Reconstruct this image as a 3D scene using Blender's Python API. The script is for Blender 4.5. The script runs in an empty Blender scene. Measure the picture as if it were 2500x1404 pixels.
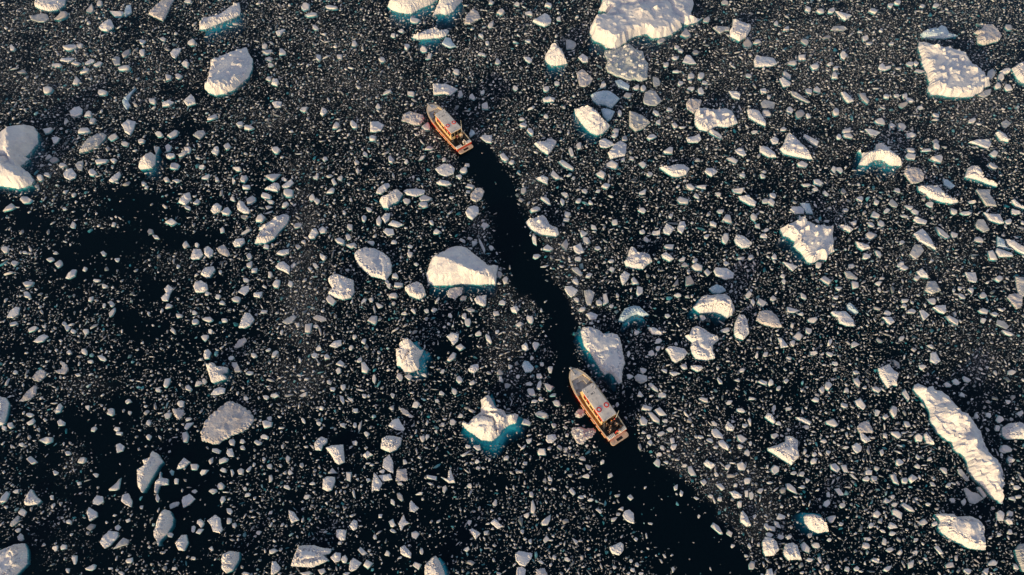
import bpy, bmesh, math, random
import numpy as np
from mathutils import Vector, Matrix
from mathutils.geometry import delaunay_2d_cdt

# ------------------------------------------------------------------ scene, camera, light
C = bpy.context.scene.collection
S = bpy.context.scene
TILT, FPX, CAMH = 28.5, 1667.0, 100.0
SUN_EL = math.radians(10.5)
SUN_DIR = Vector((-0.60 * math.cos(SUN_EL), -0.80 * math.cos(SUN_EL), math.sin(SUN_EL)))

cam_data = bpy.data.cameras.new('camera')
cam_data.sensor_fit = 'HORIZONTAL'
cam_data.sensor_width = 36.0
cam_data.lens = 36.0 * FPX / 2500.0
cam_data.clip_start = 1.0
cam_data.clip_end = 3000.0
cam = bpy.data.objects.new('camera', cam_data)
cam.location = (0, 0, CAMH)
cam.rotation_euler = (math.radians(TILT), 0, 0)
C.objects.link(cam)
S.camera = cam

W = bpy.data.worlds.new('World')
S.world = W
W.use_nodes = True
wn = W.node_tree.nodes
sky = wn.new('ShaderNodeTexSky')
sky.sky_type = 'NISHITA'
sky.sun_disc = False
sky.sun_elevation = SUN_EL
sky.sun_rotation = math.atan2(SUN_DIR.x, SUN_DIR.y)
bg = wn['Background']
bg.inputs['Strength'].default_value = 0.15
tint = wn.new('ShaderNodeMix'); tint.data_type = 'RGBA'; tint.blend_type = 'MULTIPLY'
tint.inputs[0].default_value = 1.0
tint.inputs[7].default_value = (1.18, 0.97, 0.92, 1)      # the low sun's rosy sky
W.node_tree.links.new(sky.outputs['Color'], tint.inputs[6])
W.node_tree.links.new(tint.outputs[2], bg.inputs['Color'])

sun_data = bpy.data.lights.new('sun', 'SUN')
sun_data.energy = 2.3
sun_data.angle = math.radians(0.5)
sun_data.color = (1.0, 0.81, 0.43)
sun = bpy.data.objects.new('sun', sun_data)
sun.rotation_euler = SUN_DIR.to_track_quat('Z', 'Y').to_euler()
sun.location = (-60, -80, 60)
C.objects.link(sun)

S.view_settings.view_transform = 'Standard'
S.view_settings.look = 'None'
S.view_settings.exposure = 0.42
S.view_settings.gamma = 1.0
S.cycles.transparent_max_bounces = 12
S.cycles.max_bounces = 6
S.cycles.diffuse_bounces = 3

_t = math.radians(TILT)
def ground(x, y, z=0.0):
    """Where the sea (or the level z) lies under a spot of the aerial view."""
    dx = (x - 1250.0) / FPX
    dy = (702.0 - y) / FPX
    d = (dx, math.sin(_t) + dy * math.cos(_t), -math.cos(_t) + dy * math.sin(_t))
    t = (z - CAMH) / d[2]
    return (d[0] * t, d[1] * t)
def to_view(X, Y):
    """numpy: sea-level points to view spots, for the density of the brash ice."""
    f = Y * math.sin(_t) + CAMH * math.cos(_t)
    u = Y * math.cos(_t) - CAMH * math.sin(_t)
    return 1250.0 + FPX * X / f, 702.0 - FPX * u / f

# ------------------------------------------------------------------ materials
def new_mat(name):
    m = bpy.data.materials.new(name)
    m.use_nodes = True
    n = m.node_tree.nodes
    return m, n, m.node_tree.links, n['Principled BSDF']

def ice_mat(name, c1, c2, scale=0.5, rough=0.5, bump=0.35, spec=0.4):
    m, n, l, p = new_mat(name)
    tc = n.new('ShaderNodeTexCoord')
    geo = n.new('ShaderNodeNewGeometry')
    a = n.new('ShaderNodeTexNoise'); a.inputs['Scale'].default_value = scale
    a.inputs['Detail'].default_value = 6; a.inputs['Roughness'].default_value = 0.65
    l.new(geo.outputs['Position'], a.inputs['Vector'])
    r = n.new('ShaderNodeValToRGB')
    r.color_ramp.elements[0].position = 0.32; r.color_ramp.elements[0].color = (*c1, 1)
    r.color_ramp.elements[1].position = 0.62; r.color_ramp.elements[1].color = (*c2, 1)
    l.new(a.outputs['Fac'], r.inputs['Fac'])
    l.new(r.outputs['Color'], p.inputs['Base Color'])
    b = n.new('ShaderNodeTexNoise'); b.inputs['Scale'].default_value = 2.6
    b.inputs['Detail'].default_value = 5; b.inputs['Roughness'].default_value = 0.7
    l.new(geo.outputs['Position'], b.inputs['Vector'])
    bu = n.new('ShaderNodeBump'); bu.inputs['Strength'].default_value = bump
    bu.inputs['Distance'].default_value = 0.25
    l.new(b.outputs['Fac'], bu.inputs['Height'])
    l.new(bu.outputs['Normal'], p.inputs['Normal'])
    p.inputs['Roughness'].default_value = rough
    p.inputs['Specular IOR Level'].default_value = spec
    return m

ICE = {
    'w': ice_mat('white_ice', (0.60, 0.59, 0.64), (0.86, 0.82, 0.80)),
    'g': ice_mat('grey_ice', (0.34, 0.36, 0.38), (0.60, 0.58, 0.58), 0.5, 0.45, 0.2),
    'p': ice_mat('slush_ice', (0.46, 0.42, 0.42), (0.68, 0.63, 0.62), 0.7, 0.6, 0.5),
    'b': ice_mat('blue_ice', (0.36, 0.52, 0.62), (0.66, 0.74, 0.82), 0.6, 0.4, 0.3),  # by the farther boat one floe's shade is put in as this blue
    's': ice_mat('wet_slush_ice', (0.36, 0.41, 0.42), (0.62, 0.62, 0.61), 1.0, 0.4, 0.6),
}
FOOT = ice_mat('submerged_ice', (0.60, 0.72, 0.74), (0.80, 0.86, 0.88), 0.5, 0.6, 0.2)

def brash_mat():
    m, n, l, p = new_mat('brash_ice')
    at = n.new('ShaderNodeAttribute'); at.attribute_name = 'tone'
    r = n.new('ShaderNodeValToRGB')
    e = r.color_ramp.elements
    e[0].position = 0.0; e[0].color = (0.10, 0.13, 0.15, 1)
    e[1].position = 1.0; e[1].color = (0.84, 0.79, 0.77, 1)
    x = e.new(0.35); x.color = (0.37, 0.35, 0.36, 1)
    x = e.new(0.65); x.color = (0.64, 0.60, 0.60, 1)
    l.new(at.outputs['Fac'], r.inputs['Fac'])
    l.new(r.outputs['Color'], p.inputs['Base Color'])
    p.inputs['Roughness'].default_value = 0.45
    p.inputs['Specular IOR Level'].default_value = 0.4
    return m

def water_mat():
    m, n, l, p = new_mat('sea_water')
    n.remove(p)
    out = n['Material Output']
    tr = n.new('ShaderNodeBsdfTransparent')
    gl = n.new('ShaderNodeBsdfGlossy'); gl.inputs['Roughness'].default_value = 0.06; gl.inputs['Color'].default_value = (0.5, 0.62, 0.7, 1)
    fr = n.new('ShaderNodeFresnel'); fr.inputs['IOR'].default_value = 1.33
    mx = n.new('ShaderNodeMixShader')
    geo = n.new('ShaderNodeNewGeometry')
    nz = n.new('ShaderNodeTexNoise'); nz.inputs['Scale'].default_value = 1.3; nz.inputs['Detail'].default_value = 4
    l.new(geo.outputs['Position'], nz.inputs['Vector'])
    bu = n.new('ShaderNodeBump'); bu.inputs['Strength'].default_value = 0.12; bu.inputs['Distance'].default_value = 0.1
    l.new(nz.outputs['Fac'], bu.inputs['Height'])
    l.new(bu.outputs['Normal'], gl.inputs['Normal']); l.new(bu.outputs['Normal'], fr.inputs['Normal'])
    # straight shadow rays leave the water too flat for its real angle, so the mirror acts on the air side only
    inv = n.new('ShaderNodeMath'); inv.operation = 'SUBTRACT'; inv.inputs[0].default_value = 1.0
    l.new(geo.outputs['Backfacing'], inv.inputs[1])
    mu = n.new('ShaderNodeMath'); mu.operation = 'MULTIPLY'
    l.new(fr.outputs['Fac'], mu.inputs[0]); l.new(inv.outputs['Value'], mu.inputs[1])
    l.new(mu.outputs['Value'], mx.inputs['Fac'])
    l.new(tr.outputs['BSDF'], mx.inputs[1]); l.new(gl.outputs['BSDF'], mx.inputs[2])
    df = n.new('ShaderNodeBsdfDiffuse'); df.inputs['Color'].default_value = (0.0002, 0.0040, 0.0072, 1)
    ad = n.new('ShaderNodeAddShader')
    l.new(mx.outputs['Shader'], ad.inputs[0]); l.new(df.outputs['BSDF'], ad.inputs[1])
    l.new(ad.outputs['Shader'], out.inputs['Surface'])
    va = n.new('ShaderNodeVolumeAbsorption')
    va.inputs['Color'].default_value = (0.03, 0.76, 0.81, 1)
    va.inputs['Density'].default_value = 1.5
    l.new(va.outputs['Volume'], out.inputs['Volume'])
    return m

def paint(name, col, rough=0.4, var=0.06, spec=0.5, coat=0.0):
    """Painted, moulded or woven surface with a little wear in it."""
    m, n, l, p = new_mat(name)
    geo = n.new('ShaderNodeTexCoord')
    a = n.new('ShaderNodeTexNoise'); a.inputs['Scale'].default_value = 2.2; a.inputs['Detail'].default_value = 6
    l.new(geo.outputs['Object'], a.inputs['Vector'])
    r = n.new('ShaderNodeValToRGB')
    lo = [max(0, c * (1 - 2.2 * var)) for c in col]; hi = [min(1, c * (1 + var)) for c in col]
    r.color_ramp.elements[0].position = 0.3; r.color_ramp.elements[0].color = (*lo, 1)
    r.color_ramp.elements[1].position = 0.6; r.color_ramp.elements[1].color = (*hi, 1)
    l.new(a.outputs['Fac'], r.inputs['Fac'])
    l.new(r.outputs['Color'], p.inputs['Base Color'])
    p.inputs['Roughness'].default_value = rough
    p.inputs['Specular IOR Level'].default_value = spec
    p.inputs['Coat Weight'].default_value = coat
    return m

# ------------------------------------------------------------------ helpers
def tag(o, label=None, cat=None, group=None, kind=None):
    if label: o['label'] = label
    if cat: o['category'] = cat
    if group: o['group'] = group
    if kind: o['kind'] = kind
    return o

def link_mesh(name, verts, faces, mat, parent=None, smooth=False):
    me = bpy.data.meshes.new(name)
    me.from_pydata([tuple(v) for v in verts], [], [tuple(f) for f in faces])
    me.update()
    if smooth:
        me.polygons.foreach_set('use_smooth', [True] * len(me.polygons))
    me.materials.append(mat)
    o = bpy.data.objects.new(name, me)
    C.objects.link(o)
    if parent: o.parent = parent
    return o

def hash2(ix, iy, seed):
    h = (ix.astype(np.int64) * 374761393 + iy.astype(np.int64) * 668265263 + seed * 1274126177) & 0xFFFFFFFF
    h = ((h ^ (h >> 13)) * 1274126177) & 0xFFFFFFFF
    return ((h ^ (h >> 16)) & 0xFFFF) / 65535.0

def vnoise(x, y, seed=0):
    ix = np.floor(x); iy = np.floor(y)
    fx = x - ix; fy = y - iy
    fx = fx * fx * (3 - 2 * fx); fy = fy * fy * (3 - 2 * fy)
    a = hash2(ix, iy, seed); b = hash2(ix + 1, iy, seed); c = hash2(ix, iy + 1, seed); d = hash2(ix + 1, iy + 1, seed)
    return (a + (b - a) * fx) * (1 - fy) + (c + (d - c) * fx) * fy

def fbm(x, y, seed=0, octv=4, gain=0.5):
    s = np.zeros_like(x, dtype=float); a = 1.0; t = 0.0
    for k in range(octv):
        s += a * vnoise(x, y, seed + 17 * k); t += a
        x = x * 2.03 + 11.3; y = y * 2.03 + 5.7; a *= gain
    return s / t

def seg_dist(P, A, B):
    """Distance of every point of P (n,2) to the nearest of the segments A-B (m,2)."""
    best = np.full(len(P), 1e9)
    for a, b in zip(A, B):
        d = b - a; L = max(1e-9, d @ d)
        t = np.clip(((P - a) @ d) / L, 0, 1)
        q = P - (a + t[:, None] * d)
        best = np.minimum(best, (q * q).sum(1))
    return np.sqrt(best)

def inside(P, poly):
    x = P[:, 0]; y = P[:, 1]; r = np.zeros(len(P), bool)
    Q = np.roll(poly, -1, 0)
    for (a, b), (c, d) in zip(poly, Q):
        if b == d: continue
        r ^= ((b > y) != (d > y)) & (x < (c - a) * (y - b) / (d - b) + a)
    return r

# ------------------------------------------------------------------ the sea
def box_mesh(name, lo, hi, mat):
    (x0, y0, z0), (x1, y1, z1) = lo, hi
    v = [(x0, y0, z0), (x1, y0, z0), (x1, y1, z0), (x0, y1, z0), (x0, y0, z1), (x1, y0, z1), (x1, y1, z1), (x0, y1, z1)]
    f = [(3, 2, 1, 0), (4, 5, 6, 7), (0, 1, 5, 4), (1, 2, 6, 5), (2, 3, 7, 6), (3, 0, 4, 7)]
    return link_mesh(name, v, f, mat)
tag(box_mesh('water', (-1500, -1500, -40), (1500, 1500, 0), water_mat()), kind='structure')
tag(link_mesh('seabed', [(-1480, -1480, -39), (1480, -1480, -39), (1480, 1480, -39), (-1480, 1480, -39)], [(0, 1, 2, 3)],
              paint('silt', (0.03, 0.035, 0.03), 0.9)), kind='structure')

OUTLINES = """
T 0 0
P left_top 345,-50 340,60 395,90 480,108 560,95 630,50 635,10 640,-50
P g 285,150 300,190 370,215 430,215 480,185 460,140 420,130 370,135 330,150
P p 525,185 570,195 640,165 665,140 650,120 610,125 560,160
P w 1070,105 1120,155 1180,155 1210,125 1120,110
P b 1230,50 1275,45 1285,120 1220,160 1215,110
P w 965,270 985,225 1045,178 1080,190 1110,250 1105,270 1045,305 990,295
P p 1580,-50 1570,0 1475,90 1450,140 1590,205 1625,150 1660,60 1695,0 1700,-50
P w 1945,285 1970,180 2060,150 2130,130 2240,50 2290,15 2330,20 2350,100 2340,145 2240,190 2140,230 2010,285
P w 1997,860 2030,790 2040,700 2060,650 2045,585 2150,525 2250,475 2360,440 2400,455 2430,520 2465,580 2460,680 2420,760 2340,830 2280,880 2200,910 2110,930 2040,905
P w -240,1400 -240,1330 0,1255 160,1205 300,1210 370,1290 365,1404 300,1480 240,1534 285,1554 200,1620 280,1690 330,1750 310,1804 190,1844 30,1814 -240,1790
P g 770,1490 820,1380 850,1345 940,1295 1000,1290 1040,1320 1020,1360 960,1420 860,1475
P w 1180,1215 1240,1160 1325,1190 1300,1270 1270,1320 1220,1290 1200,1240
P w 680,1090 720,1040 770,1035 805,1070 795,1115 740,1140 690,1130
P w 1790,985 1860,910 1895,950 1910,1010 1830,1035
P w 1660,515 1690,475 1770,470 1755,510 1710,570 1680,555
P g 1090,575 1130,545 1170,560 1170,630 1120,640
P b 1190,980 1260,900 1325,855 1280,920 1250,990 1275,1030 1235,1070 1205,1030
E 690,462,130,50,-10 780,450,60,40,-20 655,585,140,55,-5 560,635,110,45,10 745,620,80,45,-10 880,605,130,55,-20 960,625,110,40,-25 830,690,95,50,-15 1215,665,135,45,0 745,800,85,75,90 470,880,90,75,-20 1385,515,75,65,90 1810,625,85,60,25 1635,1005,140,60,-15 1490,990,75,60,0 1005,905,95,60,-10 1875,410,85,65,0 1385,410,60,45,0 1590,380,75,50,-10 1640,755,70,70,0 1740,745,70,55,-30 865,1110,80,55,0 905,1180,70,70,0 475,1275,110,60,-10 820,1275,130,50,-5 540,1365,90,80,-30 1105,1340,95,70,-20 1380,1380,70,50,0 2080,1145,120,55,-25 2340,1215,65,70,0 2435,1245,100,50,0 1555,1310,75,60,20 1690,1310,110,50,-25 975,30,65,60,0 1840,10,75,40,0 120,470,65,60,0
G 1960,1310,130,90,0 220,700,100,40,0 880,95,95,60,-30 1230,520,100,60,-45
T 625 0
P w 1285,60 1310,0 1310,-60 1760,-60 1765,0 1700,45 1600,85 1520,130 1470,133 1390,120 1320,95
P w 1725,150 1760,60 1790,0 1790,-60 2005,-60 2005,20 1960,60 1930,110 1850,145 1800,130
P p 2035,235 2050,150 2115,80 2165,110 2195,180 2130,210 2095,235
P w 1515,355 1600,320 1680,275 1760,255 1800,280 1860,270 1885,300 1860,345 1820,365 1700,375 1580,385
P b 1815,425 1850,360 1900,370 1920,415 1955,450 1900,468 1850,450
P w 1725,815 1780,810 1870,815 1970,870 1900,930 1840,915 1735,925
P p 1420,1180 1440,1110 1500,1080 1630,1120 1645,1160 1600,1220 1540,1220 1470,1190
P w 1620,1235 1680,1190 1700,1235 1695,1270 1640,1265
P w 1115,1185 1190,1180 1250,1220 1220,1275 1150,1290 1115,1285
P w 2190,1345 2215,1315 2305,1320 2300,1395 2250,1390
E 230,315,115,70,-20 190,805,100,80,20 205,1015,90,90,-30 470,1065,75,50,0 655,1090,80,95,0 955,1222,65,75,0 1135,1340,85,60,0 965,425,75,70,0 575,268,60,60,0 540,140,135,40,-5 730,70,150,35,8 485,65,110,50,-20 1560,200,95,55,5 1470,455,60,65,0 1640,485,75,55,0 1230,585,60,55,0 1280,900,90,40,-10 1520,920,80,50,15 2210,530,85,40,10 2360,605,75,50,20 2240,1035,75,70,0 2290,245,75,60,0 2390,120,75,55,0 2200,350,55,40,20 1955,700,55,65,0 2260,420,50,40,0 780,1225,70,70,0 610,565,70,55,-60 815,555,70,40,0 85,455,65,40,0 115,510,85,35,-20 130,577,75,40,0 140,635,75,45,0 260,505,80,60,0 120,770,60,40,0 1195,1040,55,50,40 1340,345,55,45,0 1415,300,55,40,0 2110,945,65,55,0 2210,900,50,50,0 1690,555,80,40,-40 2300,25,70,50,0
B 2105,1300,110,75,90 1995,920,55,60,0
T 1250 0
P w 895,-160 880,20 845,105 945,120 880,160 820,175 760,265 755,315 790,385 900,440 915,465 1010,480 1060,450 1160,375 1230,345 1320,330 1370,375 1460,365 1540,340 1620,290 1660,265 1650,225 1700,240 1780,225 1865,170 1840,140 1770,115 1750,105 1770,60 1770,-160
P s 905,490 1000,480 1080,450 1140,420 1180,450 1215,480 1280,500 1300,580 1330,620 1320,770 1270,795 1190,775 1150,785 1100,770 1000,735 935,700 915,660 930,580 900,530
P b 1005,790 1060,770 1150,830 1140,880 1040,850
P w 320,580 330,520 370,470 380,415 420,430 480,470 520,550 540,620 450,640 380,640 340,610
P g 525,390 560,380 620,410 630,440 600,480 530,480
P w 200,205 320,120 350,135 385,185 380,225 320,260 250,235
P w 645,560 690,520 745,560 740,605 690,610
P p 630,710 690,670 740,720 790,770 760,820 710,850 660,840 640,760
P b 770,930 810,895 890,872 960,875 1055,955 1020,1000 970,1055 900,1020 830,1015 790,980
P b 870,1060 930,1050 1005,1085 970,1160 930,1180 890,1130
P w 610,1060 640,1030 720,1025 790,1050 860,1100 890,1160 960,1200 950,1240 890,1300 830,1320 760,1290 700,1230 660,1180 620,1120
P g 1280,980 1300,900 1350,875 1400,890 1465,985 1410,1030 1340,1030 1290,1010
P g 1145,1085 1200,1085 1290,1125 1350,1195 1280,1255 1205,1285 1145,1230
P p 1700,1010 1730,960 1790,960 1855,980 1830,1050 1770,1105 1710,1060
P w 1785,1110 1810,1060 1900,1040 1960,1060 2090,1040 2150,1070 2205,1180 2200,1205 2100,1240 2010,1230 1900,1280 1830,1265 1785,1210
P w 2295,1070 2370,1060 2420,1080 2485,1190 2475,1230 2400,1200 2310,1145
P w 2125,305 2155,250 2160,185 2200,170 2260,200 2340,230 2335,280 2290,360 2220,400 2130,355
P g 1960,270 2000,250 2130,260 2120,300 2080,300 2030,330
P w 1665,605 1700,535 1740,535 1800,620 1740,625
P g 1650,340 1700,270 1745,345 1700,365
P w 2115,890 2200,885 2235,920 2220,970 2150,950
P w 2360,590 2390,530 2430,545 2500,545 2560,560 2590,620 2540,645 2370,655
P w 1700,1345 1790,1325 1830,1300 1850,1360 1820,1390 1720,1390
P g 2430,1000 2470,970 2570,1000 2560,1060 2440,1050
P g 2260,420 2290,375 2350,430 2330,455 2270,450
E 160,585,105,65,25 160,130,75,50,0 355,50,75,45,0 160,400,60,45,0 455,185,50,55,0 890,835,85,60,0 360,970,150,60,-10 330,870,65,65,0 35,860,65,45,0 440,815,60,45,20 1215,855,75,50,0 1280,860,60,55,0 1750,745,60,50,0 1845,745,65,65,0 1640,815,55,50,0 1840,890,70,70,0 1750,865,75,40,0 1880,805,60,45,0 1645,495,65,45,0 1610,460,50,40,0 1595,570,65,40,0 1505,635,60,50,0 1600,695,60,35,0 2310,740,75,45,15 2460,880,70,70,0 1590,1225,80,55,15 1430,1195,60,60,0 1405,1105,70,45,25 1535,1070,80,40,0 115,1220,80,55,-10 185,1285,95,60,60 95,1165,55,35,0 330,1135,50,50,0 385,1380,105,60,10 1015,1275,60,60,0 1365,1335,95,45,-5 1000,1325,65,45,0 1055,1110,70,50,90 1990,1310,140,45,25 2390,410,75,55,25 50,40,65,45,0 2370,1290,70,40,0
G 1410,800,110,75,90 1460,400,110,50,-20 1790,510,80,45,0 1900,190,80,60,-40 2080,25,70,40,0
B 1130,930,85,60,0 2480,1110,110,55,10 1240,530,80,70,0 1100,1350,60,60,0
T 1875 0
P w 1490,390 1580,400 1700,420 1800,440 1880,465 1940,470 1960,530 2010,590 2100,650 2140,720 2180,825 2110,850 2100,890 1980,945 1850,950 1740,940 1660,920 1585,930 1560,850 1580,800 1550,720 1510,640 1500,560 1465,470 1470,430
P b 1490,330 1560,290 1620,265 1660,270 1700,235 1750,250 1780,310 1855,350 1720,375 1600,370 1510,365
P p 2010,320 2050,290 2090,280 2110,250 2040,225 2140,230 2200,225 2240,270 2290,340 2250,400 2170,420 2110,440 2050,420 2040,370 2060,340
P w 2380,670 2460,610 2600,590 2600,810 2480,810 2430,760
P w 660,105 800,130 820,150 755,200 700,165
P w 710,900 760,890 800,930 840,985 780,1005 740,960
P g 215,890 280,895 350,950 415,995 390,1005 300,965 240,935
P g 885,910 945,905 955,955 990,990 970,1010 920,970
P w -20,985 0,975 60,1000 120,1030 70,1080 0,1050
P w 110,770 150,745 225,800 215,835 150,850
P w 945,1260 1000,1255 1100,1290 1060,1325 1000,1320
P w 2220,1300 2270,1265 2340,1320 2350,1385 2270,1370
P g 2050,930 2120,880 2180,865 2170,920 2110,955
E 510,110,90,40,0 625,105,75,60,0 395,95,60,60,0 1020,108,85,55,10 1640,55,90,40,0 1265,25,75,40,0 1505,55,55,40,0 1195,50,70,50,0 180,278,80,50,-15 80,225,50,45,0 955,365,60,70,0 985,425,75,35,0 1210,425,60,35,0 335,560,80,55,0 240,615,90,55,0 455,650,85,50,0 610,625,65,40,0 660,665,65,50,0 730,540,90,70,40 1110,655,90,80,0 1160,665,90,40,-15 1385,625,80,50,0 1450,620,50,55,0 1475,695,115,35,5 400,890,75,55,30 475,875,80,60,60 215,1070,70,70,0 390,1130,60,40,50 660,1090,65,70,0 1090,1185,110,60,15 1260,935,75,40,0 1155,940,60,50,0 1335,935,70,50,0 1380,975,100,40,25 1490,1050,75,40,10 770,1275,80,50,0 780,1325,90,45,15 700,1335,55,55,0 1640,1125,90,40,10 2000,1180,80,50,0 155,1260,65,45,0 650,740,70,60,40 65,1370,110,80,20 1310,1235,95,65,0 1210,1225,90,50,0 1395,1320,100,50,10 2320,690,110,70,0 2275,750,80,60,90 2345,850,110,80,20 2240,835,80,60,0
G 690,275,170,70,-5 585,360,90,30,-10 365,405,90,60,30 310,1115,90,70,0 1320,1025,100,55,0 2320,1215,90,90,0 2350,265,80,60,0 2185,720,110,90,90 1640,1380,75,70,0
B 185,730,105,45,35
T 0 351
P w 1340,215 1380,110 1450,85 1500,75 1490,30 1530,0 1555,30 1520,110 1515,200 1480,235 1430,245 1370,250
P w 615,290 650,245 700,240 745,300 735,330 680,355 630,330
P w 1740,570 1790,480 1850,475 1868,540 1810,600
P w 2310,600 2325,555 2370,560 2400,605 2440,650 2430,680 2380,680 2320,640
P w 2055,650 2080,590 2120,575 2165,610 2150,655 2090,685
P w 2170,685 2195,630 2225,615 2255,660 2230,695
P w 1060,355 1110,300 1160,265 1180,300 1150,350 1095,380
P w 35,660 60,620 110,580 150,620 110,640
P w 200,550 220,525 270,520 315,550 280,575 230,580
P w 1858,1110 1885,1020 1960,1030 1982,1085 1950,1120 1880,1130
P w 1990,1020 2030,995 2080,1040 2075,1090 2040,1115 1995,1075
P w 1958,1270 1990,1200 2080,1190 2100,1230 2050,1300 2010,1305
P p 2110,1020 2180,980 2220,1030 2245,1080 2220,1105 2150,1070
P w 635,1310 660,1260 700,1225 745,1230 730,1290 670,1320
P w 1885,1390 1900,1345 1960,1330 2020,1370 2030,1420 1990,1450 1910,1450
P w 2270,965 2300,920 2380,920 2390,960 2350,1000 2290,1005
P w 1615,770 1680,735 1728,770 1680,795
P w 225,1365 260,1345 325,1350 310,1385 250,1395
E 980,170,130,50,-5 1110,165,70,70,0 1660,120,110,70,-10 1830,60,75,60,0 1780,100,90,45,-20 2105,65,90,80,0 2220,25,80,60,0 1640,35,70,75,0 1705,215,100,65,-30 605,210,85,40,-10 900,285,80,75,45 1620,345,60,50,0 1725,360,70,35,0 2010,325,95,50,-10 2120,345,55,55,0 2325,250,110,35,15 2380,340,65,70,0 2400,425,75,50,0 1970,225,60,45,0 1400,390,60,45,40 1430,425,50,30,0 1920,570,75,45,-40 1830,625,60,35,25 720,500,50,35,-40 390,335,70,55,0 715,790,70,55,-60 1110,790,60,45,-40 630,635,40,45,0 2170,840,75,50,60 1520,910,75,45,10 1810,985,80,75,0 1920,990,40,45,0 45,1035,75,75,0 145,1165,80,50,-10 490,1130,65,40,-10 580,1170,75,50,-35 545,1065,50,40,0 1015,1075,55,50,0 1145,1135,50,45,0 830,1225,45,45,0 945,1335,80,35,-5 2435,1095,80,65,-60 2440,1180,65,65,0 2480,1240,80,60,-30 1020,1390,80,40,-10 1740,1200,35,50,0 240,1060,60,40,0 460,300,75,40,20 2400,860,110,35,-30 2280,360,50,60,0 1215,0,90,50,0 2275,540,50,45,0 2400,1330,55,40,0
B 2450,550,100,50,-30 470,130,80,40,-40
G 780,210,80,110,0 1465,860,60,60,0 2380,715,75,50,0 530,160,110,50,-30
T 625 351
P w 1750,245 1830,190 1900,200 1940,240 1930,290 1860,320 1790,295
P w 1760,380 1800,345 1880,360 1908,395 1860,408 1790,400
P w 1170,480 1190,430 1250,385 1290,380 1310,410 1270,450 1220,490
P w 1205,560 1215,500 1290,480 1340,430 1390,440 1435,490 1390,560 1320,590 1290,625 1240,620
P w 1440,465 1470,440 1560,432 1650,450 1640,490 1560,515 1480,500
P w 1595,530 1640,498 1720,530 1680,555 1610,560
P w 1585,595 1610,565 1670,570 1675,610 1630,625
P p 2095,490 2150,430 2200,430 2230,460 2200,540 2150,570 2100,545
P w 2045,670 2070,615 2130,595 2170,615 2175,680 2110,745 2060,710
P w -20,960 0,920 20,860 60,840 20,830 60,780 130,740 180,700 260,668 310,690 325,720 300,780 230,850 180,920 100,965 0,972
P w 0,740 20,700 60,690 90,720 60,760 0,760
P w 95,325 150,300 235,295 190,345 160,360
P w 80,435 180,370 220,385 235,420 210,465 160,460
P w 250,410 300,370 340,343 370,380 330,420 270,432
P w 270,460 300,440 355,450 355,510 300,515 270,490
P w 960,1070 980,1030 1060,1000 1150,1010 1230,1050 1300,1110 1325,1180 1320,1260 1270,1330 1210,1310 1120,1290 1050,1230 1000,1180 970,1120
P w 1660,1270 1680,1190 1710,1100 1790,1030 1900,960 1980,942 2060,980 2140,1050 2220,1110 2270,1140 2340,1140 2365,1190 2350,1280 2340,1370 2200,1375 2000,1365 1870,1385 1740,1385 1680,1350
P w 700,1310 730,1270 790,1258 860,1290 950,1330 955,1400 960,1450 930,1500 850,1520 770,1500 700,1460 745,1404 710,1350
P w 185,1195 225,1150 270,1145 330,1200 325,1275 260,1240 210,1220
P w 195,1075 230,1035 320,1025 320,1070 260,1092
P w 510,900 540,830 580,820 610,870 570,920 530,930
P w 610,835 650,805 690,840 670,870 630,870
P w 770,935 820,915 860,940 855,985 800,970
P w 880,990 960,965 980,990 930,1020
P w 1225,720 1260,670 1310,680 1300,740 1260,775
P w 1175,740 1205,700 1225,750 1210,800 1180,785
P w 1290,790 1330,740 1390,760 1440,790 1380,815
P w 1240,855 1270,820 1340,835 1350,885 1290,900
E 195,60,80,75,0 95,510,95,50,5 145,565,85,40,0 270,345,70,30,20 285,600,75,45,-35 120,620,65,40,0 545,525,65,70,0 595,560,50,70,0 760,370,80,45,60 825,330,60,50,0 670,145,55,50,0 990,265,45,45,0 1060,100,55,55,0 1315,155,70,55,40 1470,180,45,45,0 1690,40,90,45,-10 1625,135,80,35,-30 2025,260,80,60,10 1985,320,70,60,40 2090,415,85,55,15 2070,470,45,35,0 1910,525,65,40,0 1840,150,50,50,0 1105,645,70,45,50 1055,730,55,60,0 920,815,60,60,0 900,910,70,60,50 1130,965,80,50,0 1470,560,85,60,20 865,670,45,45,0 1765,860,85,60,15 1715,770,55,50,0 650,1105,80,60,25 585,1190,70,40,50 365,1190,75,35,-50 205,1365,85,70,0 335,1370,50,60,0 100,1005,80,50,-10 140,1275,55,60,0 1390,1380,100,50,0 1300,1385,50,50,0 1360,1290,65,55,0 1565,1175,65,40,0 1505,1000,65,35,0 1350,960,60,40,0 2210,1000,170,30,65 2130,970,60,60,0 2300,1015,50,45,0 2235,790,75,60,0 2440,1325,65,85,0 2060,205,80,35,10 585,325,60,50,0 2420,130,90,55,30 2490,180,60,45,0 1505,1085,55,50,0 1280,1350,40,40,0 925,545,50,40,0 730,460,90,45,-25
G 410,795,80,70,0 410,1000,60,50,0
B 2380,1280,60,70,-50
T 1250 351
P w 215,0 250,-30 330,-35 430,-10 390,60 350,105 290,70
P w 850,-30 900,-60 980,-20 1000,10 920,40 860,30
P w 935,90 960,60 1000,0 1060,-40 1120,0 1115,80 1100,120 1040,130 960,150
P w 455,170 490,155 540,190 605,240 590,258 510,220
P w 230,340 300,300 355,330 345,395 290,370
P w 375,300 400,255 470,335 430,345
P w 920,190 970,165 1035,210 1010,240 930,220
P w 1235,190 1280,172 1315,205 1280,235
P w 820,290 870,265 915,295 890,340 840,310
P w 1475,80 1540,35 1570,40 1565,95 1500,90
P w 1440,230 1530,215 1600,190 1680,190 1735,240 1700,300 1640,320 1570,320 1500,275
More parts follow.
